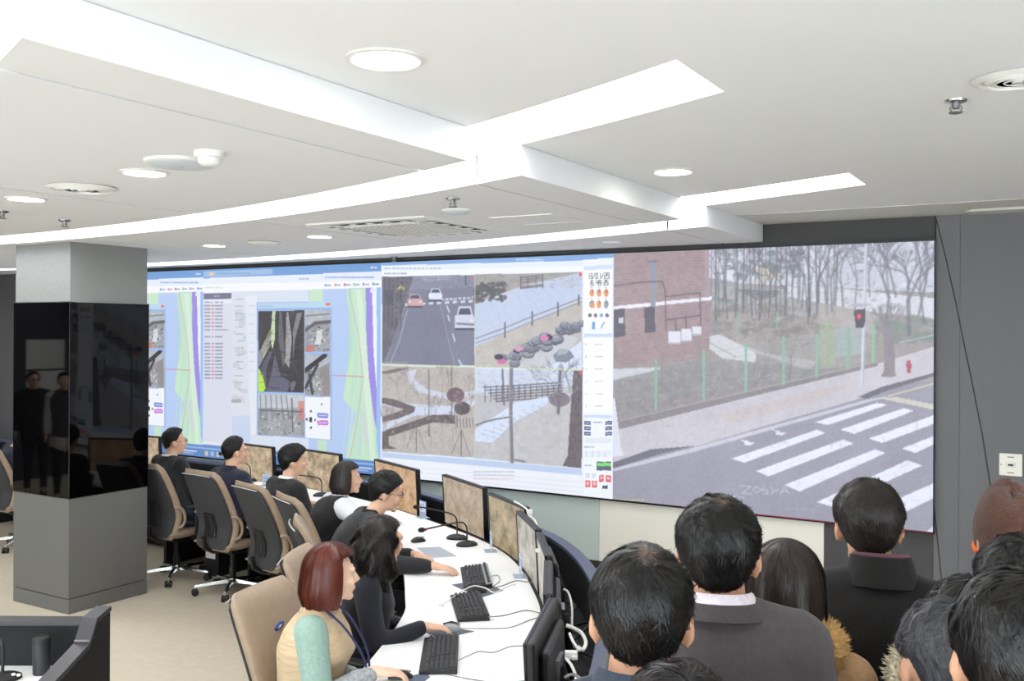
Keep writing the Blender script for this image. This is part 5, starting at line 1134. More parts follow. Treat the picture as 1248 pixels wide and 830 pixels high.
# ------------------------------------------------------------------ people
SKIN = mat('skin', (222, 178, 150), .5, var=.05, vscale=12, spec=.35); SKIN2 = mat('warm skin', (206, 156, 126), .5, var=.05, vscale=12, spec=.35)
def rotm(yaw=0, pitch=0, roll=0): return Matrix.Rotation(yaw, 3, 'Z') @ Matrix.Rotation(pitch, 3, 'X') @ Matrix.Rotation(roll, 3, 'Y')
def head_shapes(mb, hc, Rh, S=1.0, nb=None, neck=.054):
    H = lambda x, y, z: hc + Rh @ (Vector((x, y, z)) * S)
    E_ = lambda c, r, M=None: mb.ell(H(*c), tuple(q * S for q in r), Rh if M is None else Rh @ M)
    E_((0, -.012, .024), (.076, .094, .092)); E_((0, .03, -.02), (.064, .064, .085)); E_((0, .022, -.06), (.056, .062, .055)); E_((0, .068, -.098), (.024, .022, .02))
    for s in (-1, 1):
        E_((s * .083, -.012, -.014), (.012, .024, .037), Matrix.Rotation(s * .45, 3, 'Z')); E_((s * .034, .074, -.028), (.026, .02, .026)); E_((s * .030, .084, .026), (.024, .012, .010))
    mb.cone(H(0, .088, .008), H(0, .106, -.026), .009 * S, .013 * S); E_((0, .1, -.03), (.018, .012, .010)); E_((0, .087, -.056), (.022, .012, .007)); E_((0, .086, -.067), (.019, .012, .008))
    n0 = H(0, -.024, -.075)
    mb.cone(n0, nb, neck * S, (neck + .006) * S)
def ik(a, c, l1, l2, pole):
    a = Vector(a); c = Vector(c); d = c - a; L = min(d.length, (l1 + l2) * .995); d = d.normalized(); c = a + d * L
    x = (l1 * l1 - l2 * l2 + L * L) / (2 * L); h = math.sqrt(max(0, l1 * l1 - x * x)); p = Vector(pole); p = (p - d * p.dot(d)).normalized()
    return a + d * x + p * h, c
def hand_shapes(mb, w, fw, n, side, S=1.0, curl=.5):
    """palm and five fingers; w wrist, fw finger direction, n back-of-hand normal, side +1 right hand"""
    fw = Vector(fw).normalized(); n = Vector(n); n = (n - fw * n.dot(fw)).normalized(); r = fw.cross(n) * 1.0      # r points to the thumb side for the left hand
    th = -r * side
    M = Matrix((th, fw, n)).transposed()
    mb.cone(w - fw * .02, w + fw * .02, .024 * S, .026 * S); mb.ell(w + fw * .05 * S, (.042 * S, .05 * S, .017 * S), M); mb.ell(w + fw * .075 * S, (.041 * S, .025 * S, .015 * S), M)
    for k, (o, L) in enumerate(((.031, .070), (.010, .078), (-.011, .073), (-.031, .058))):
        b = w + fw * (.088 - .006 * (k == 3)) * S + th * o * S; p = b
        a = .12 + curl * .25; segs = (.45, .32, .26); rad = (.0092, .0086, .0076, .0068)
        for q, f in enumerate(segs):
            d = (fw * math.cos(a) - n * math.sin(a) + th * o * (1.2 if q == 0 else .2)).normalized(); e = p + d * L * f * S
            mb.cone(p, e, rad[q] * S, rad[q + 1] * S, 10); p = e; a += curl * .75
    b = w + fw * .025 * S + th * .03 * S; d = (fw * .75 + th * .6 - n * .35).normalized(); e = b + d * .042 * S; mb.cone(b, e, .0125 * S, .0105 * S, 10); d = (fw * .9 + th * .15 - n * .35).normalized(); mb.cone(e, e + d * .032 * S, .0102 * S, .008 * S, 10)
def torso_rings(mb, pel, nb, S, ease=1.0, wd=1.0, t0=-.12, t1=1.03, bust=0.0, belly=0.0):
    pel = Vector(pel); nb = Vector(nb); ax = nb - pel
    tab = [(-.12, .165, .125), (0, .178, .138), (.2, .168, .128), (.42, .176, .128), (.62, .192, .132), (.78, .192, .122), (.88, .165, .104), (.95, .115, .082), (1.03, .068, .064)]
    rs = []
    fwd = Vector((1, 0, 0)).cross(ax.normalized()) * -1.0
    if fwd.y < 0: fwd = -fwd
    for t, hw, hd in tab:
        if t < t0 - 1e-6 or t > t1 + 1e-6: continue
        bow = .028 * math.sin(PI * max(0, min(1, t))); c = pel + ax * t - fwd * bow * .8 + fwd * (bust * math.exp(-((t - .62) / .15) ** 2) * .4 + belly * math.exp(-((t - .2) / .25) ** 2) * .5)
        a = hw * wd * S * ease; b = (hd + bust * math.exp(-((t - .62) / .15) ** 2) * .5 + belly * math.exp(-((t - .2) / .25) ** 2) * .5) * S * ease
        rs.append([c + Vector((1, 0, 0)) * a * math.copysign(abs(math.cos(q)) ** .8, math.cos(q)) + fwd * b * math.copysign(abs(math.sin(q)) ** .9, math.sin(q)) for q in np.linspace(0, 2 * PI, 25)[:-1]])
    mb.rings(rs)

# ---- hair
def hair_mat(col, rough, var, thin=0.0):
    key = 'hair %d %d %d' % col + (' thin %.2f' % thin if thin else '')
    if key in MATS: return MATS[key]
    m = bpy.data.materials.new(key); m.use_nodes = True; nt = m.node_tree; b = nt.nodes['Principled BSDF']; c = lin(col)
    b.inputs['Roughness'].default_value = rough; b.inputs['Specular IOR Level'].default_value = .38
    at = nt.nodes.new('ShaderNodeAttribute'); at.attribute_name = 'strand'
    def streak(sc):
        mp = nt.nodes.new('ShaderNodeMapping'); mp.inputs['Scale'].default_value = sc; n = nt.nodes.new('ShaderNodeTexNoise'); n.inputs['Scale'].default_value = 1; n.inputs['Detail'].default_value = 3
        nt.links.new(at.outputs['Vector'], mp.inputs['Vector']); nt.links.new(mp.outputs['Vector'], n.inputs['Vector']); return n
    n1 = streak((34, 34, 5)); n2 = streak((70, 70, 7)); rp = nt.nodes.new('ShaderNodeValToRGB'); e = rp.color_ramp.elements
    e[0].position = .36; e[1].position = .66; e[0].color = tuple(v * (1 - var) for v in c) + (1,); e[1].color = tuple(min(1, v * (1 + 1.6 * var) + .004) for v in c) + (1,)
    nt.links.new(n1.outputs['Fac'], rp.inputs['Fac'])
    if thin:
        sx = nt.nodes.new('ShaderNodeSeparateXYZ'); nt.links.new(at.outputs['Vector'], sx.inputs[0]); mr = nt.nodes.new('ShaderNodeMapRange'); mr.inputs['From Min'].default_value = thin; mr.inputs['From Max'].default_value = thin * .15
        nt.links.new(sx.outputs['Z'], mr.inputs['Value']); n3 = streak((16, 16, 3)); mm = nt.nodes.new('ShaderNodeMath'); mm.operation = 'MULTIPLY'; nt.links.new(mr.outputs['Result'], mm.inputs[0]); m2 = nt.nodes.new('ShaderNodeMapRange'); m2.inputs['From Min'].default_value = .42; m2.inputs['From Max'].default_value = .6
        nt.links.new(n3.outputs['Fac'], m2.inputs['Value']); nt.links.new(m2.outputs['Result'], mm.inputs[1]); mx = nt.nodes.new('ShaderNodeMix'); mx.data_type = 'RGBA'; nt.links.new(mm.outputs[0], mx.inputs[0]); nt.links.new(rp.outputs['Color'], mx.inputs[6]); mx.inputs[7].default_value = lin((196, 156, 130)) + (1,); nt.links.new(mx.outputs[2], b.inputs['Base Color'])
    else: nt.links.new(rp.outputs['Color'], b.inputs['Base Color'])
    bp = nt.nodes.new('ShaderNodeBump'); bp.inputs['Strength'].default_value = 1.0; bp.inputs['Distance'].default_value = .006; nt.links.new(n2.outputs['Fac'], bp.inputs['Height']); nt.links.new(bp.outputs['Normal'], b.inputs['Normal'])
    MATS[key] = m; return m
HL_PHI = [0, 30, 55, 75, 88, 104, 125, 150, 180]
HAIRLINE = {'man': [52, 56, 68, 102, 108, 106, 136, 145, 147], 'old': [24, 28, 56, 94, 98, 94, 126, 138, 140], 'low': [66, 70, 82, 108, 114, 108, 132, 147, 149]}
def make_hair(name, hc, Rh, S, parent, style='man', col=(13, 11, 11), T=.02, n_str=1500, length=0.16, seed=0, wave=0.0, spot=None, open_deg=52, rough=.34, cell=.0032, fringe=0.0, var=.5, thin=0.0):
    rg = np.random.default_rng(seed); hl = HAIRLINE['man' if style in ('man', 'bob') else style]
    if style == 'bob': hl = [58, 62, 80, 130, 140, 150, 150, 150, 150]
    SC = np.array([0, -.012, .024]); RAD = np.array([.078, .096, .094])
    pole = np.array([.12, -.40, .90]) if style != 'bob' else np.array([.16, -.10, .98]); pole /= np.linalg.norm(pole)
    e1 = np.cross(pole, [1, 0, 0]); e1 /= np.linalg.norm(e1); e2 = np.cross(pole, e1)
    def limit(d):
        phi = np.degrees(np.arctan2(np.abs(d[..., 0]), d[..., 1])); return np.interp(phi, HL_PHI, hl)
    lump = [(rg.normal(size=3) * rg.uniform(5, 16), rg.uniform(0, 6.28), rg.uniform(.3, 1)) for _ in range(8)]
    def surf(d, extra=0.0):
        """point on the hair surface in direction d (head space, metres)"""
        rz_ = np.where(d[..., 2] < 0, .130, RAD[2]); r = 1.0 / np.sqrt((d[..., 0] / RAD[0]) ** 2 + (d[..., 1] / RAD[1]) ** 2 + (d[..., 2] / rz_) ** 2); al = np.degrees(np.arccos(np.clip(d[..., 2], -1, 1))); lim = limit(d)
        k = np.clip((lim - al) / 10.0 + .15, 0, 1); k = k * k * (3 - 2 * k)
        l = sum(a * np.sin(d @ w + p) for w, p, a in lump) * .0013
        th = (T * (1 + .25 * np.clip(d[..., 1], 0, 1) * fringe * 4) + l) * np.clip(.30 + (d[..., 2] + .62) / 1.0 * .70, .36, 1) * k - .016 * (1 - k) + extra * k
        if spot is not None:
            q = np.arccos(np.clip(d @ spot[0], -1, 1)) + .035 * np.sin(d @ np.array([31., 17, 23])) + .03 * np.sin(d @ np.array([-19., 41, 11])); s_ = np.clip((q - spot[1]) / (spot[1] * 1.2), 0, 1); th = th * s_ - .004 * (1 - s_)
        return SC + d * (r + th)[..., None], k
    V, F, UV = [], [], []
    def strand_uv(bb, aa): return np.stack([np.cos(bb), np.sin(bb), aa], -1).tolist()
    if style == 'bob':
        # rings down from the crown, then hanging curtains; open over the face
        nph, rows = 48, 30; zb = -length
        ph = np.linspace(0, 2 * PI, nph, endpoint=False); side = np.abs(np.degrees(np.arctan2(np.sin(ph), np.cos(ph))))         # 0 at the front
        def bob(phv, t, extra=0.0):
            """t 0..1 crown to tip"""
            sd = np.abs(np.degrees(np.arctan2(np.sin(phv), np.cos(phv))))
            tt = t * (1.62 + 0.0 * sd); x = np.sin(phv); y = np.cos(phv)
            capm = tt < 1; al = np.minimum(tt, 1) * PI / 2
            rx, ry, rz = (RAD[0] + T), (RAD[1] + T), (RAD[2] + T)
            px = rx * np.sin(al) * x; py = ry * np.sin(al) * y; pz = SC[2] + rz * np.cos(al)
            dn = np.clip((tt - 1) / .62, 0, 1); tipz = zb + .012 * np.cos(phv) * 0
            pz = np.where(capm, pz, SC[2] + (tipz - SC[2]) * dn)
            fl = 1 + .05 * np.sin(dn * PI) - .16 * np.clip(dn - .6, 0, 1) / .4 + (wave * 6) * dn * .3
            px = px * np.where(capm, 1, fl); py = py * np.where(capm, 1, fl) + np.where(capm, 0, -.012 * dn)
            wv = wave * np.sin(tt * 16 + 3 * np.sin(phv * 5 + seed)) * np.clip(tt - .5, 0, 1)
            l = .002 * np.sin(phv * 13 + seed) + .0016 * np.sin(phv * 29 + 2 * seed)
            k_face = np.clip((sd - open_deg) / 14, 0, 1); front = np.clip((tt - .64) / .12, 0, 1)              # face opening
            shr = 1 - front * (1 - k_face) * .55
            q = 1 + (wv + l + extra) / .09
            return np.stack([px * q * shr, py * q * shr + SC[1], pz], -1), front * (1 - k_face)
        for i in range(rows + 1):
            P_, _ = bob(ph, np.full(nph, max(.02, i / rows))); V.extend(P_.tolist()); UV.extend(strand_uv(ph, np.full(nph, i / rows)))
        for i in range(rows):
            for k in range(nph): l_ = (k + 1) % nph; F.append((i * nph + k, i * nph + l_, (i + 1) * nph + l_, (i + 1) * nph + k))
        F.append(tuple(range(nph))); 
    else:
        nph, rows = 56, 40
        for i in range(rows + 1):
            al = PI * (.004 + .992 * i / rows); b = np.linspace(0, 2 * PI, nph, endpoint=False)
            d = np.cos(al) * pole[None] + np.sin(al) * (np.cos(b)[:, None] * e1[None] + np.sin(b)[:, None] * e2[None])
            P_, _ = surf(d); V.extend(P_.tolist()); UV.extend(strand_uv(b, np.full(nph, al / 3)))
        for i in range(rows):
            for k in range(nph): l_ = (k + 1) % nph; F.append((i * nph + k, (i + 1) * nph + k, (i + 1) * nph + l_, i * nph + l_))
    # strands: thin tapered ribbons that follow the flow from the crown
    for s in range(n_str):
        nseg = 5; w0 = cell * rg.uniform(.5, 1.25)
        if style == 'bob':
            a0 = rg.uniform(0, 2 * PI); t0 = rg.uniform(.02, .75) ** .8; L = rg.uniform(.2, .5); ts = np.clip(t0 + np.linspace(0, L, nseg + 1), 0, 1.0); aa = a0 + np.cumsum(np.r_[0, rg.normal(0, .02 + wave * 3, nseg)])
            lift = .0008 + .004 * rg.random() * np.linspace(0, 1, nseg + 1) ** 2 + wave * .5 * rg.random() * np.linspace(0, 1, nseg + 1)
            P_, fr = bob(aa, ts, lift)
            if fr.max() > .4: continue
        else:
            al0 = max(thin * 1.3 * rg.random(), math.acos(1 - 2 * rg.random() * .93)); b0 = rg.uniform(0, 2 * PI); L = rg.uniform(.22, .55) * (1 if style != 'low' else .8)
            al = np.clip(al0 + np.linspace(0, L, nseg + 1), .01, 3.1); b = b0 + np.linspace(0, 1, nseg + 1) * rg.normal(.25, .28)
            d = np.cos(al)[:, None] * pole + np.sin(al)[:, None] * (np.cos(b)[:, None] * e1 + np.sin(b)[:, None] * e2)
            lift = .0004 + (.0036 if rg.random() < .8 else .010) * rg.random() ** 1.5 * np.linspace(0, 1, nseg + 1) ** 1.5
            P_, kk = surf(d, lift)
            if kk[:4].min() < .55: continue
        C_ = P_ - SC; tn = np.gradient(P_, axis=0); wv_ = np.cross(tn, C_); wv_ /= (np.linalg.norm(wv_, axis=1)[:, None] + 1e-9)
        base = len(V); tap = np.array([.5, 1, 1, .9, .6, .12])[:, None] * w0
        A = P_ - wv_ * tap / 2; B = P_ + wv_ * tap / 2
        us = rg.uniform(0, 6.28); vs_ = rg.uniform(1, 2)
        for i in range(nseg + 1): V.append(A[i].tolist()); V.append(B[i].tolist()); q_ = [math.cos(us) * 1.3, math.sin(us) * 1.3, vs_ + i * .04]; UV.append(q_); UV.append(q_)
        for i in range(nseg): F.append((base + 2 * i, base + 2 * i + 1, base + 2 * i + 3, base + 2 * i + 2))
    Mx = Matrix.Translation(hc) @ (Rh.to_4x4()) @ Matrix.Scale(S, 4)
    me = bpy.data.meshes.new(name); me.from_pydata(V, [], F); me.transform(Mx); me.update(); shade(me, 0)
    at = me.attributes.new('strand', 'FLOAT_VECTOR', 'POINT'); at.data.foreach_set('vector', np.array(UV, float).ravel())
    me.materials.append(hair_mat(col, rough, var, thin))
    o = bpy.data.objects.new(name, me); COL.objects.link(o); o.parent = parent; return o

def eyes(hc, Rh, S, parent):
    for s in (-1, 1):
        e = MB().ell(hc + Rh @ Vector((s * .031, .0815, .006)) * S, (.011 * S, .007 * S, .0048 * S), Rh, 12, 8).build('eye', mat('eye white', (226, 220, 214), .3), parent, smooth=True)
        MB().ell(hc + Rh @ Vector((s * .031, .0872, .006)) * S, (.0055 * S, .0022 * S, .0046 * S), Rh, 10, 6).build('iris', mat('dark iris', (30, 22, 18), .2), e, smooth=True)
        MB().ell(hc + Rh @ Vector((s * .032, .0905, .029)) * S, (.017 * S, .004 * S, .0025 * S), Rh @ Matrix.Rotation(s * .12, 3, 'Y'), 10, 6).build('eyebrow', mat('brow', (34, 28, 26), .8), parent, smooth=True)
    MB().ell(hc + Rh @ Vector((0, .0945, -.061)) * S, (.017 * S, .005 * S, .0045 * S), Rh, 12, 6).build('lips', mat('lips', (188, 112, 104), .45), parent, smooth=True)
def glasses(hc, Rh, S, parent):
    g = empty('glasses', (0, 0, 0), 0, parent); m = mat('spectacle frame', (30, 28, 30), .3)
    for s in (-1, 1):
        MB().tube([hc + Rh @ Vector((s * (.033 + .024 * math.cos(a)), .106, .004 + .017 * math.sin(a))) * S for a in np.linspace(0, 2 * PI, 17)], .0014 * S, 6).build('rim', m, g)
        MB().tube([hc + Rh @ Vector(p) * S for p in ((s * .057, .106, .010), (s * .076, .09, .010), (s * .086, .02, .004), (s * .088, -.012, -.004))], .0016 * S, 6).build('temple', m, g)
        MB().lathe([(.001, 0), (.023, 0), (.023, .0008), (.001, .0008)], 18, Matrix.Translation(hc + Rh @ Vector((s * .033, .106, .004)) * S) @ (Rh.to_4x4()) @ Matrix.Rotation(PI / 2, 4, 'X') @ Matrix.Scale(S, 4)).build('lens', mat('spectacle lens', (230, 240, 245), .05, alpha=.16), g)
    MB().tube([hc + Rh @ Vector(p) * S for p in ((-.01, .108, .008), (0, .111, .011), (.01, .108, .008))], .0014 * S, 6).build('bridge', m, g)

def ringband(nb, Rb, r0, r1, z0, z1, th, name, m, parent, tilt=.25, gap=0.0, seg=36):
    """collar: a band round the neck, lower at the front, open by gap radians at the front"""
    mb = MB(); A = np.linspace(PI / 2 + gap, 2 * PI + PI / 2 - gap, seg); rs = []
    for a in A:
        c, s = math.cos(a), math.sin(a); f = max(0, s) * tilt * .12
        q = [Vector((r0[0] * c, r0[1] * s, z0 - f)), Vector((r1[0] * c, r1[1] * s, z1 - f)), Vector(((r1[0] + th) * c, (r1[1] + th) * s, z1 - f - .004)), Vector(((r0[0] + th) * c, (r0[1] + th) * s, z0 - f))]
        rs.append([nb + Rb @ p for p in q])
    return mb.rings(rs, closed=(gap == 0)).build(name, m, parent, smooth=True)

def person(label, loc, th, head, head_th, head_pitch=0.0, S=1.0, pose='sit', group=None, skin=None, wd=1.0, top=(), legs=(30, 30, 34), wrists=None, hair=None, spec=False, face=True, voxel=.008, neckw=.054, head_roll=0.0, bust=0.0, belly=0.0, seed=0, headS=None, lean=0.0, curl=.5, drop=.125, nshift=0.0):
    """loc: floor point under the hips; th: heading of the body, degrees clockwise from the wall direction; head: world point of the head centre"""
    root = empty('person', (loc[0], loc[1], 0), -R(th)); tag(root, label, 'person', group)
    hS = headS or S; skin = skin or SKIN
    t = R(th); dx, dy = head[0] - loc[0], head[1] - loc[1]
    L = lambda w: Vector((((w[0] - loc[0]) * math.cos(t) - (w[1] - loc[1]) * math.sin(t)), ((w[0] - loc[0]) * math.sin(t) + (w[1] - loc[1]) * math.cos(t)), w[2]))
    hc = L(head); Rh = rotm(-R(head_th - th), R(head_pitch), R(head_roll))
    sit = pose == 'sit'
    pel = Vector((0, 0, .60)) if sit else Vector((0, 0, .96 * S))
    d = Rh @ Vector((0, -.05, -.148 if sit else -drop)) * hS; nb = hc + Vector((d.x * .4, d.y, d.z)); nb.y -= lean; nb.x += nshift
    ax = (nb - pel).normalized()
    # joints
    sh, el, wr, hip, kn, an = {}, {}, {}, {}, {}, {}
    for s in (-1, 1):
        sh[s] = nb + Vector((s * .175 * wd * S, -.008, 0)) - ax * (.062 if sit else .09) * S
        if wrists and wrists.get(s) is not None: tgt = L(wrists[s])
        elif sit: tgt = Vector((s * .16, .36, .80))
        else: tgt = sh[s] + Vector((s * .05, .06, -.53 * S))
        el[s], wr[s] = ik(sh[s], tgt, .285 * S, .255 * S, (s * .38, -.5, -1.0) if sit else (s * .3, -1, 0))
        hip[s] = pel + Vector((s * .092 * S, .01, -.02))
        if sit: kn[s] = Vector((s * .12, .43, .53)); an[s] = Vector((s * .13, .47, .09))
        else: kn[s] = Vector((s * .10 * S, .02, .50 * S)); an[s] = Vector((s * .105 * S, -.01, .085 * S))
    # continuous body
    mb = MB(); head_shapes(mb, hc, Rh, hS, nb - ax * .03, neckw); torso_rings(mb, pel, nb, S, .86, wd)
    for s in (-1, 1):
        mb.cone(sh[s], el[s], .046 * S, .036 * S); mb.cone(el[s], wr[s], .036 * S, .024 * S); mb.cone(nb - ax * .04, sh[s], .05 * S, .048 * S)
        fd = (wr[s] - el[s]).normalized()
        if wrists and wrists.get(s) is not None: fd = Vector((fd.x, fd.y, 0)).normalized() + Vector((0, 0, -.12)); nn = Vector((0, 0, 1))
        elif sit: fd = Vector((-s * .2, 1, -.1)); nn = Vector((0, 0, 1))
        else: nn = Vector((s, 0, 0))
        hand_shapes(mb, wr[s], fd, nn, s, S, curl)
        mb.cone(hip[s], kn[s], .07 * S, .05 * S); mb.cone(kn[s], an[s], .048 * S, .034 * S); mb.cone(an[s], an[s] + Vector((0, .12 * S, -.045 * S)), .034 * S, .026 * S)
    fuse(mb, 'body', skin, root, voxel, 3)
    # trousers and shoes
    mb = MB(); torso_rings(mb, pel, nb, S, 1.0, wd, -.12, .2, belly=belly)
    for s in (-1, 1): mb.cone(hip[s], kn[s], .098 * S, .07 * S); mb.cone(kn[s], an[s] + Vector((0, 0, .03)), .066 * S, .05 * S)
    mb.ell(pel + Vector((0, -.02, -.05)), (.165 * S * wd, .13 * S, .10 * S))
    fuse(mb, 'trousers', mat('cloth %d %d %d' % tuple(legs), tuple(legs), .85, var=.1, vscale=60, bump=.15, bscale=200), root, .02, 4, .004, 20, seed)
    for s in (-1, 1):
        rs = []
        for i in range(9):
            q = i / 8; y = -.085 + .27 * q; w = .047 * math.sin(PI * (q * .84 + .12)) ** .5; h = .085 - .05 * min(1, q * 1.5)
            rs.append([an[s] + Vector((w * math.cos(a), y, -an[s].z + max(0.0, h * (.5 + .5 * math.sin(a)) if math.sin(a) > -.3 else 0))) * 1 for a in np.linspace(0, 2 * PI, 13)[:-1]])
        MB().rings(rs).build('shoe', mat('black leather', (22, 21, 22), .35), root, smooth=True)
    # clothes
    for (kind, col, ease, opt) in top:
        m = opt.get('mat') or mat('cloth %d %d %d' % tuple(col), tuple(col), opt.get('rough', .85), var=opt.get('var', .1), vscale=70, bump=opt.get('bump', .2), bscale=220, sheen=opt.get('sheen', .1))
        if kind in ('jacket', 'shirt', 'vest', 'coat'):
            mb = MB(); t0 = {'jacket': -.12, 'coat': -.12, 'shirt': 0.0, 'vest': -.12}[kind]
            torso_rings(mb, pel, nb, S, ease, wd, t0, .95 if kind != 'vest' else .95, bust, belly)
            if kind in ('jacket', 'coat') and not sit: mb.cone(pel + Vector((-.05, -.01, 0)), pel + Vector((-.06, -.01, -.14)), .145 * S, .14 * S); mb.cone(pel + Vector((.05, -.01, 0)), pel + Vector((.06, -.01, -.14)), .145 * S, .14 * S)
            g = (ease - 1) * .22
            for s in (-1, 1):
                mb.cone(nb - ax * .045 * S, sh[s] + ax * .004 - Vector((s * (.05 if kind == 'vest' else 0), 0, 0)), (.062 + g) * S, ((.060 if kind != 'vest' else .05) + g) * S)
                if kind == 'vest':
                    mb.ell(sh[s] + Vector((-s * .055, 0, -.012)), ((.045 + g) * S, (.068 + g) * S, (.055 + g) * S))
                else:
                    r0 = opt.get('sleeve', 1.0)
                    mb.cone(sh[s], el[s], (.066 + g) * S * r0, (.052 + g) * S * r0); e2 = wr[s] - (wr[s] - el[s]).normalized() * opt.get('cuff', .045); mb.cone(el[s], e2, (.052 + g) * S * r0, (.037 + g * .6) * S * r0)
            fuse(mb, opt.get('name', kind), m, root, opt.get('voxel', .0105), opt.get('smooth', 5), opt.get('wr', .0035), opt.get('wk', 22), seed + 3)
        elif kind == 'sleeve_lower':
            for s in (-1, 1):
                mb = MB(); e2 = wr[s] - (wr[s] - el[s]).normalized() * .03; mb.cone(el[s].lerp(e2, .22), e2, .055 * S, .041 * S)
                fuse(mb, 'lower_sleeve', m, root, .009, 3, .003, 60, seed)
        elif kind == 'collar':
            Rb = Matrix.Rotation(opt.get('pitch', -.12), 3, 'X'); k = S
            ringband(nb + Vector((0, opt.get('dy', .0), opt.get('dz', 0.0))), Rb, (ease * .086 * k, ease * .082 * k), (ease * .066 * k, ease * .066 * k), -.02 * k, opt.get('h', .035) * k, .006, opt.get('name', 'collar'), m, root, opt.get('tilt', .6), opt.get('gap', .35))
    if hair:
        make_hair('hair', hc, Rh, hS, root, **hair)
    if face: eyes(hc, Rh, hS, root)
    if spec: glasses(hc, Rh, hS, root)
    return dict(root=root, hc=hc, Rh=Rh, nb=nb, ax=ax, sh=sh, el=el, wr=wr, pel=pel, L=L)

OPS = 'operators seated at the curved desk'
HZ = 1.2
h = on_z(213, 538, 1.2)
person('man in a black cardigan and white collar, leftmost operator beside the column', (-7.0, 5.90), 8, h, 34, 0, group=OPS, top=(('jacket', (21, 24, 25), 1.04, {'name': 'cardigan'}), ('collar', (232, 234, 238), 1.0, {}), ('collar', (20, 23, 24), 1.2, {'h': .016, 'name': 'cardigan_neck'})), wrists={-1: (-7.1, 6.21, .83), 1: (-6.8, 6.21, .83)}, hair=dict(style='man', n_str=700, seed=1, T=.015), spec=True, legs=(46, 58, 84), seed=1, voxel=.0105)
h = on_z(287, 550, 1.2)
person('man in a navy pullover, second operator from the column', (-6.24, 5.80), 8, h, 24, 2, group=OPS, top=(('jacket', (26, 30, 54), 1.03, {'name': 'pullover'}), ('collar', (28, 30, 46), 1.02, {})), wrists={-1: (-6.36, 6.13, .83), 1: (-6.04, 6.12, .83)}, hair=dict(style='man', n_str=700, seed=2, T=.016), spec=True, seed=2, voxel=.0105)
h = on_z(358, 562, 1.2)
person('young man in a black suit and white shirt collar', (-5.42, 5.55), 18, h, 38, 0, group=OPS, top=(('jacket', (27, 27, 28), 1.06, {'name': 'suit_jacket'}), ('collar', (238, 240, 244), 1.0, {}), ('collar', (26, 26, 27), 1.2, {'h': .016, 'name': 'jacket_collar'})), wrists={-1: (-5.44, 5.92, .83), 1: (-5.14, 5.84, .83)}, hair=dict(style='low', n_str=800, seed=3, T=.025, fringe=.4), seed=3, voxel=.0105)
h = on_z(424, 583, 1.15)
person('woman in a black vest over a white shirt, with a short dark bob', (-4.82, 5.27), 30, h, 46, 0, S=.94, group=OPS, wd=.9, bust=.03, top=(('shirt', (222, 224, 230), 1.0, {'sleeve': 1.25}), ('vest', (17, 18, 20), 1.08, {'name': 'knit_vest'}), ('collar', (206, 208, 216), 1.02, {})), wrists={-1: (-4.75, 5.82, .84), 1: on_z(500, 660, .84)}, hair=dict(style='bob', n_str=1600, seed=4, T=.023, length=.115, col=(46, 40, 38), open_deg=60), seed=4, voxel=.008, neckw=.046)
h = on_z(471, 600, 1.2)
m5 = person('man in a dark suit and glasses leaning over the desk, both hands on it', (-4.10, 4.66), 42, h, 47, -12, group=OPS, top=(('jacket', (31, 32, 35), 1.05, {'name': 'suit_jacket'}), ('collar', (30, 30, 34), 1.02, {})), wrists={-1: on_z(505, 676, .82), 1: on_z(529, 690, .82)}, hair=dict(style='low', n_str=1000, seed=5, T=.026), spec=True, seed=5, voxel=.007, curl=.45)
h = on_z(466, 660, 1.2)
w6 = person('woman with long wavy black hair in a navy cardigan, hand by the silver mouse', (-3.16, 3.86), 56, h, 30, -4, S=.95, group=OPS, wd=.9, bust=.03, top=(('jacket', (23, 25, 37), 1.02, {'name': 'cardigan', 'cuff': .02}), ('collar', (176, 180, 190), 1.06, {'h': .03})), wrists={-1: (-3.06, 4.02, .72), 1: on_z(517, 764, .825)}, hair=dict(style='bob', n_str=5200, seed=6, T=.024, length=.235, wave=.036, col=(34, 28, 26), open_deg=54), seed=6, voxel=.007, neckw=.046, curl=.6)
h = on_z(406, 700, 1.2)
w7 = person('woman with a red-brown bob, quilted beige vest and pale green sleeves', (-2.90, 3.16), 60, h, 44, 0, S=.97, group=OPS, wd=.9, bust=.045, skin=mat('pale skin', (234, 194, 168), .5, var=.04, vscale=12),
            top=(('shirt', (146, 174, 163), 1.0, {'name': 'pullover', 'sleeve': 1.15, 'cuff': .19}), ('sleeve_lower', (150, 152, 156), 1.0, {'var': .3}), ('vest', (208, 184, 150), 1.10, {'name': 'quilted_vest', 'wr': .003, 'wk': 30, 'mat': mat('quilted beige nylon', (208, 184, 150), .55, var=.08, vscale=10, stretch=(1, 1, 6), bump=.9, bscale=9)}), ('collar', (196, 172, 140), 1.1, {'h': .05, 'name': 'vest_collar'}), ('collar', (120, 84, 66), 1.16, {'h': .03, 'dz': -.012, 'name': 'brown_trim', 'gap': .5})),
            wrists={-1: (-2.76, 3.30, .72), 1: on_z(457, 819, .825)}, hair=dict(style='bob', n_str=5000, seed=7, T=.028, length=.135, col=(90, 38, 26), open_deg=54, rough=.3, var=.35), seed=7, voxel=.007, neckw=.046, curl=.5)
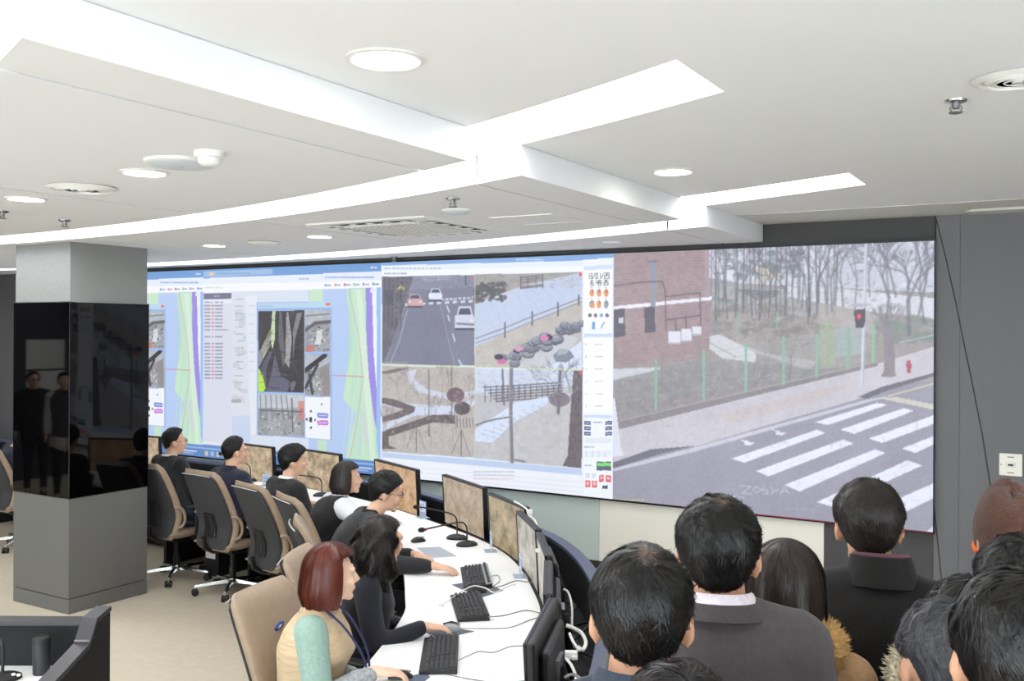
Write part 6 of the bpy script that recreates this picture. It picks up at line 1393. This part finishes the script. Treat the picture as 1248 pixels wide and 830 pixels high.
# lanyard and badge of the red-haired woman
nb = w7['nb']; ln = spline3([nb + Vector((-.075, .01, .03)), nb + Vector((-.07, .11, -.06)), nb + Vector((-.045, .19, -.2)), nb + Vector((.0, .2, -.33)), nb + Vector((.045, .19, -.2)), nb + Vector((.07, .11, -.06)), nb + Vector((.075, .01, .03))])
MB().tube(ln, .0055, 6).build('lanyard', mat('navy lanyard', (44, 50, 92), .6), w7['root'], smooth=True); MB().box(nb + Vector((0, .205, -.37)), (.06, .006, .085)).build('name_badge', mat('badge card', (150, 190, 210), .4), w7['root'])
MB().tube([m5['wr'][-1] + (m5['el'][-1] - m5['wr'][-1]).normalized() * .012 + Vector((.0, 0, .0)), m5['wr'][-1] + (m5['el'][-1] - m5['wr'][-1]).normalized() * .034], .031, 14).build('wristwatch', M_black, m5['root'], smooth=True)
# operator cut off at the left edge
person('operator in navy mostly cut off by the left edge', (-9.42, 5.86), 8, (-9.42, 5.98, 1.2), 20, 0, group=OPS, top=(('jacket', (36, 40, 60), 1.04, {'name': 'pullover'}),), hair=dict(style='man', n_str=300, seed=8, T=.014), seed=8, voxel=.011)

# ---- visitors standing with their backs to the camera
VIS = 'visitors standing in front of the video wall'
def visitor(label, px, d, th, S, head_th=None, pitch=0, **kw):
    hp = at_depth(px[0], px[1], d); t = R(th); loc = (hp.x - .03 * math.sin(t), hp.y - .03 * math.cos(t))
    k = (hp.z + .115) / 1.80
    return person(label, loc, th, hp, head_th if head_th is not None else th, pitch, S=k * .99, headS=S, pose='stand', group=VIS, **kw)
A_ = visitor('visitor with thinning black hair and a navy jacket, nearest of the left group', (782, 754), 1.80, -22, 1.0, drop=.105, pitch=-6, hair=dict(style='man', n_str=9000, seed=21, T=.02, thin=.16, cell=.0026), top=(('jacket', (38, 48, 66), 1.06, {'name': 'jacket'}), ('collar', (44, 54, 72), 1.1, {'h': .03})), seed=21, skin=SKIN2, voxel=.0105, wd=.85, neckw=.06)
B_ = visitor('visitor in a dark grey suit with a white collar line', (875, 676), 2.22, -20, 1.0, drop=.102, pitch=-2, hair=dict(style='man', n_str=9000, seed=22, T=.021, thin=.09, cell=.0026), top=(('jacket', (76, 71, 73), 1.10, {'name': 'suit_jacket', 'wr': .004}), ('collar', (226, 216, 226), 1.06, {'h': .032}), ('collar', (70, 66, 68), 1.26, {'h': .012, 'name': 'jacket_collar'})), seed=22, skin=SKIN2, voxel=.0105, wd=.90, neckw=.062)
C_ = visitor('woman with long straight brown-black hair in a camel coat with a fur collar', (957, 719), 2.48, -14, .98, pitch=0, hair=dict(style='bob', n_str=6000, seed=23, T=.019, length=.20, col=(46, 36, 34), open_deg=60), top=(('coat', (200, 158, 118), 1.08, {'name': 'camel_coat', 'wr': .003}),), seed=23, voxel=.0105, wd=.92, neckw=.048)
D_ = visitor('visitor in a black velvet jacket with a purple shirt collar', (1058, 641), 2.74, -12, .97, drop=.135, nshift=.03, head_th=-18, pitch=-2, hair=dict(style='man', n_str=8000, seed=24, T=.023, col=(34, 30, 28), cell=.0026), top=(('jacket', (16, 16, 17), 1.10, {'name': 'velvet_jacket', 'sheen': .08}), ('collar', (110, 70, 84), 1.05, {'h': .07}), ('collar', (17, 17, 18), 1.14, {'h': .062, 'name': 'jacket_collar'})), seed=24, skin=SKIN2, voxel=.0105, wd=1.05, neckw=.06)
E2 = visitor('person in a brown fleece beanie with an orange rim, at the right edge', (1230, 656), 2.85, -8, 1.02, pitch=0, head_th=-25, hair=None, top=(('jacket', (26, 26, 28), 1.10, {'name': 'parka'}), ('collar', (24, 24, 26), 1.3, {'h': .08, 'name': 'parka_collar', 'gap': .9})), seed=25, voxel=.011)
F_ = visitor('visitor with curly black hair below the brown beanie', (1242, 724), 2.25, -8, .98, hair=dict(style='low', n_str=2600, seed=26, T=.026, cell=.0035), top=(('jacket', (30, 30, 34), 1.06, {}),), seed=26, voxel=.011, face=False)
I_ = visitor('dark-haired visitor whose crown shows between the grey head and the beanie', (1178, 772), 2.12, -8, .95, hair=dict(style='low', n_str=1600, seed=27, T=.018), top=(('jacket', (40, 40, 44), 1.04, {}),), seed=27, voxel=.011, face=False, wd=.85)
G_ = visitor('older visitor with grey-black hair and bald forehead, pale fur hood', (1150, 812), 1.72, -38, .96, pitch=0, hair=dict(style='old', n_str=6000, seed=28, T=.011, col=(62, 62, 66), cell=.0026), top=(('jacket', (52, 50, 48), 1.06, {}),), seed=28, skin=SKIN2, voxel=.0105, wd=.85)
H_ = visitor('visitor with thick black hair, nearest in the lower right corner', (1243, 806), 1.38, -14, .98, pitch=-4, hair=dict(style='man', n_str=8000, seed=29, T=.02, cell=.0026), top=(('jacket', (34, 36, 44), 1.04, {}),), seed=29, skin=SKIN2, voxel=.0105, wd=.85)
J_ = visitor('visitor of whom only a tuft of black hair shows at the bottom edge', (826, 912), 1.42, -20, .98, hair=dict(style='man', n_str=2600, seed=30, T=.016), top=(('jacket', (40, 40, 46), 1.04, {}),), seed=30, voxel=.011, face=False, wd=.85)

def fur(center, path_r, r, n, length, m, parent, name, arc=(0, 2 * PI), tilt=None, seed=0):
    """fluffy roll: a bent tube covered with short hair ribbons"""
    rg = np.random.default_rng(seed); mb = MB(); tilt = tilt or Matrix.Identity(3); A = np.linspace(arc[0], arc[1], 26)
    f = lambda a: Vector((path_r[0] * math.cos(a), path_r[1] * math.sin(a), 0))
    pts = [center + tilt @ f(a) for a in A]; rad = [r * (.55 + .45 * math.sin(PI * min(1, max(0, (i + 1) / 27))) ** .4) for i in range(26)]
    mb.tube(pts, rad, 12)
    for k in range(n):
        i = rg.uniform(0, 24.9); j = int(i); p = pts[j].lerp(pts[j + 1], i - j); t = (pts[j + 1] - pts[j]).normalized(); q = Vector(rg.normal(size=3)); q = (q - t * q.dot(t)).normalized(); rr = rad[j]
        d = (q + Vector(rg.normal(size=3)) * .35 + Vector((0, 0, -.25))).normalized(); a = p + q * rr * .9; b = a + d * length * rg.uniform(.6, 1.2); w = t.cross(d).normalized() * .0022
        mb.add([a - w, a + w, a.lerp(b, .6) + w * .7 + Vector((0, 0, -.002)), b, a.lerp(b, .6) - w * .7 + Vector((0, 0, -.002))], [(0, 1, 2, 3, 4)])
    o = mb.build(name, m, parent, smooth=True, fix=False); return o
m_fur = mat('golden fox fur', (226, 186, 124), .8, var=.3, vscale=40, sheen=.4); m_fur2 = mat('pale hood fur', (206, 196, 172), .85, var=.25, vscale=40)
fur(C_['nb'] + Vector((.0, -.02, .015)), (.10, .10), .052, 6500, .026, m_fur, C_['root'], 'fur_collar', seed=2)
fur(G_['nb'] + Vector((-.0, .035, .09)), (.092, .085), .012, 1500, .018, m_fur2, G_['root'], 'fur_hood', arc=(PI * .55, PI * 1.75), tilt=Matrix.Rotation(.9, 3, 'X'), seed=3)
# knitted beanie with folds and an orange rim
hc, Rh = E2['hc'], E2['Rh']
mb = MB(); rs = []
for i in range(15):
    q = i / 14; al = PI * .62 * (1 - q) + .02; row = []
    for k in range(48):
        a = 2 * PI * k / 48; fold = 1 + .05 * math.sin(a * 6 + 2 * q) * q ** 2 + .03 * math.sin(a * 3 + 5 * q) + .02 * math.sin(a * 2 + 9 * q)
        row.append(hc + Rh @ Vector((.098 * fold * math.sin(al) ** .8 * math.cos(a), .115 * fold * math.sin(al) ** .8 * math.sin(a) - .012, .012 + .142 * math.cos(al) * (1 + .04 * math.sin(a * 4)) + .02 * math.sin(a)))
                   * 1.0)
    rs.append(row)
mb.rings(rs).build('beanie', mat('brown fleece', (98, 68, 58), .98, var=.22, vscale=45, bump=.8, bscale=180, sheen=.25, spec=.1), E2['root'], smooth=True)
MB().tube([hc + Rh @ Vector((.094 * math.cos(a), .108 * math.sin(a) - .012, -.038 + .02 * math.sin(a))) for a in np.linspace(0, 2 * PI, 41)], .009, 8).build('beanie_rim', mat('orange knit', (238, 112, 34), .8), E2['root'], smooth=True)
# shoulder seams of the camel coat and the hood of the older visitor are left to the cloth
# two people further left, mirrored in the black glass of the column
person('man in a dark jacket standing at the far left, mirrored in the column glass', (-12.2, 1.55), 60, (-12.17, 1.6, 1.55), 75, 0, S=.93, pose='stand', group='people mirrored in the column glass', top=(('jacket', (34, 34, 38), 1.06, {'voxel': .016}),), hair=dict(style='man', n_str=200, seed=41, T=.014), spec=True, seed=41, voxel=.017)
person('person in a pale jacket and dark vest, mirrored in the column glass', (-11.45, 1.62), 60, (-11.42, 1.66, 1.56), 60, 0, S=.93, pose='stand', group='people mirrored in the column glass', top=(('jacket', (196, 196, 190), 1.02, {'voxel': .016}), ('vest', (70, 72, 78), 1.1, {'voxel': .016})), hair=dict(style='man', n_str=200, seed=42, T=.014), seed=42, voxel=.017)
bpy.data.scenes.remove(TMP)
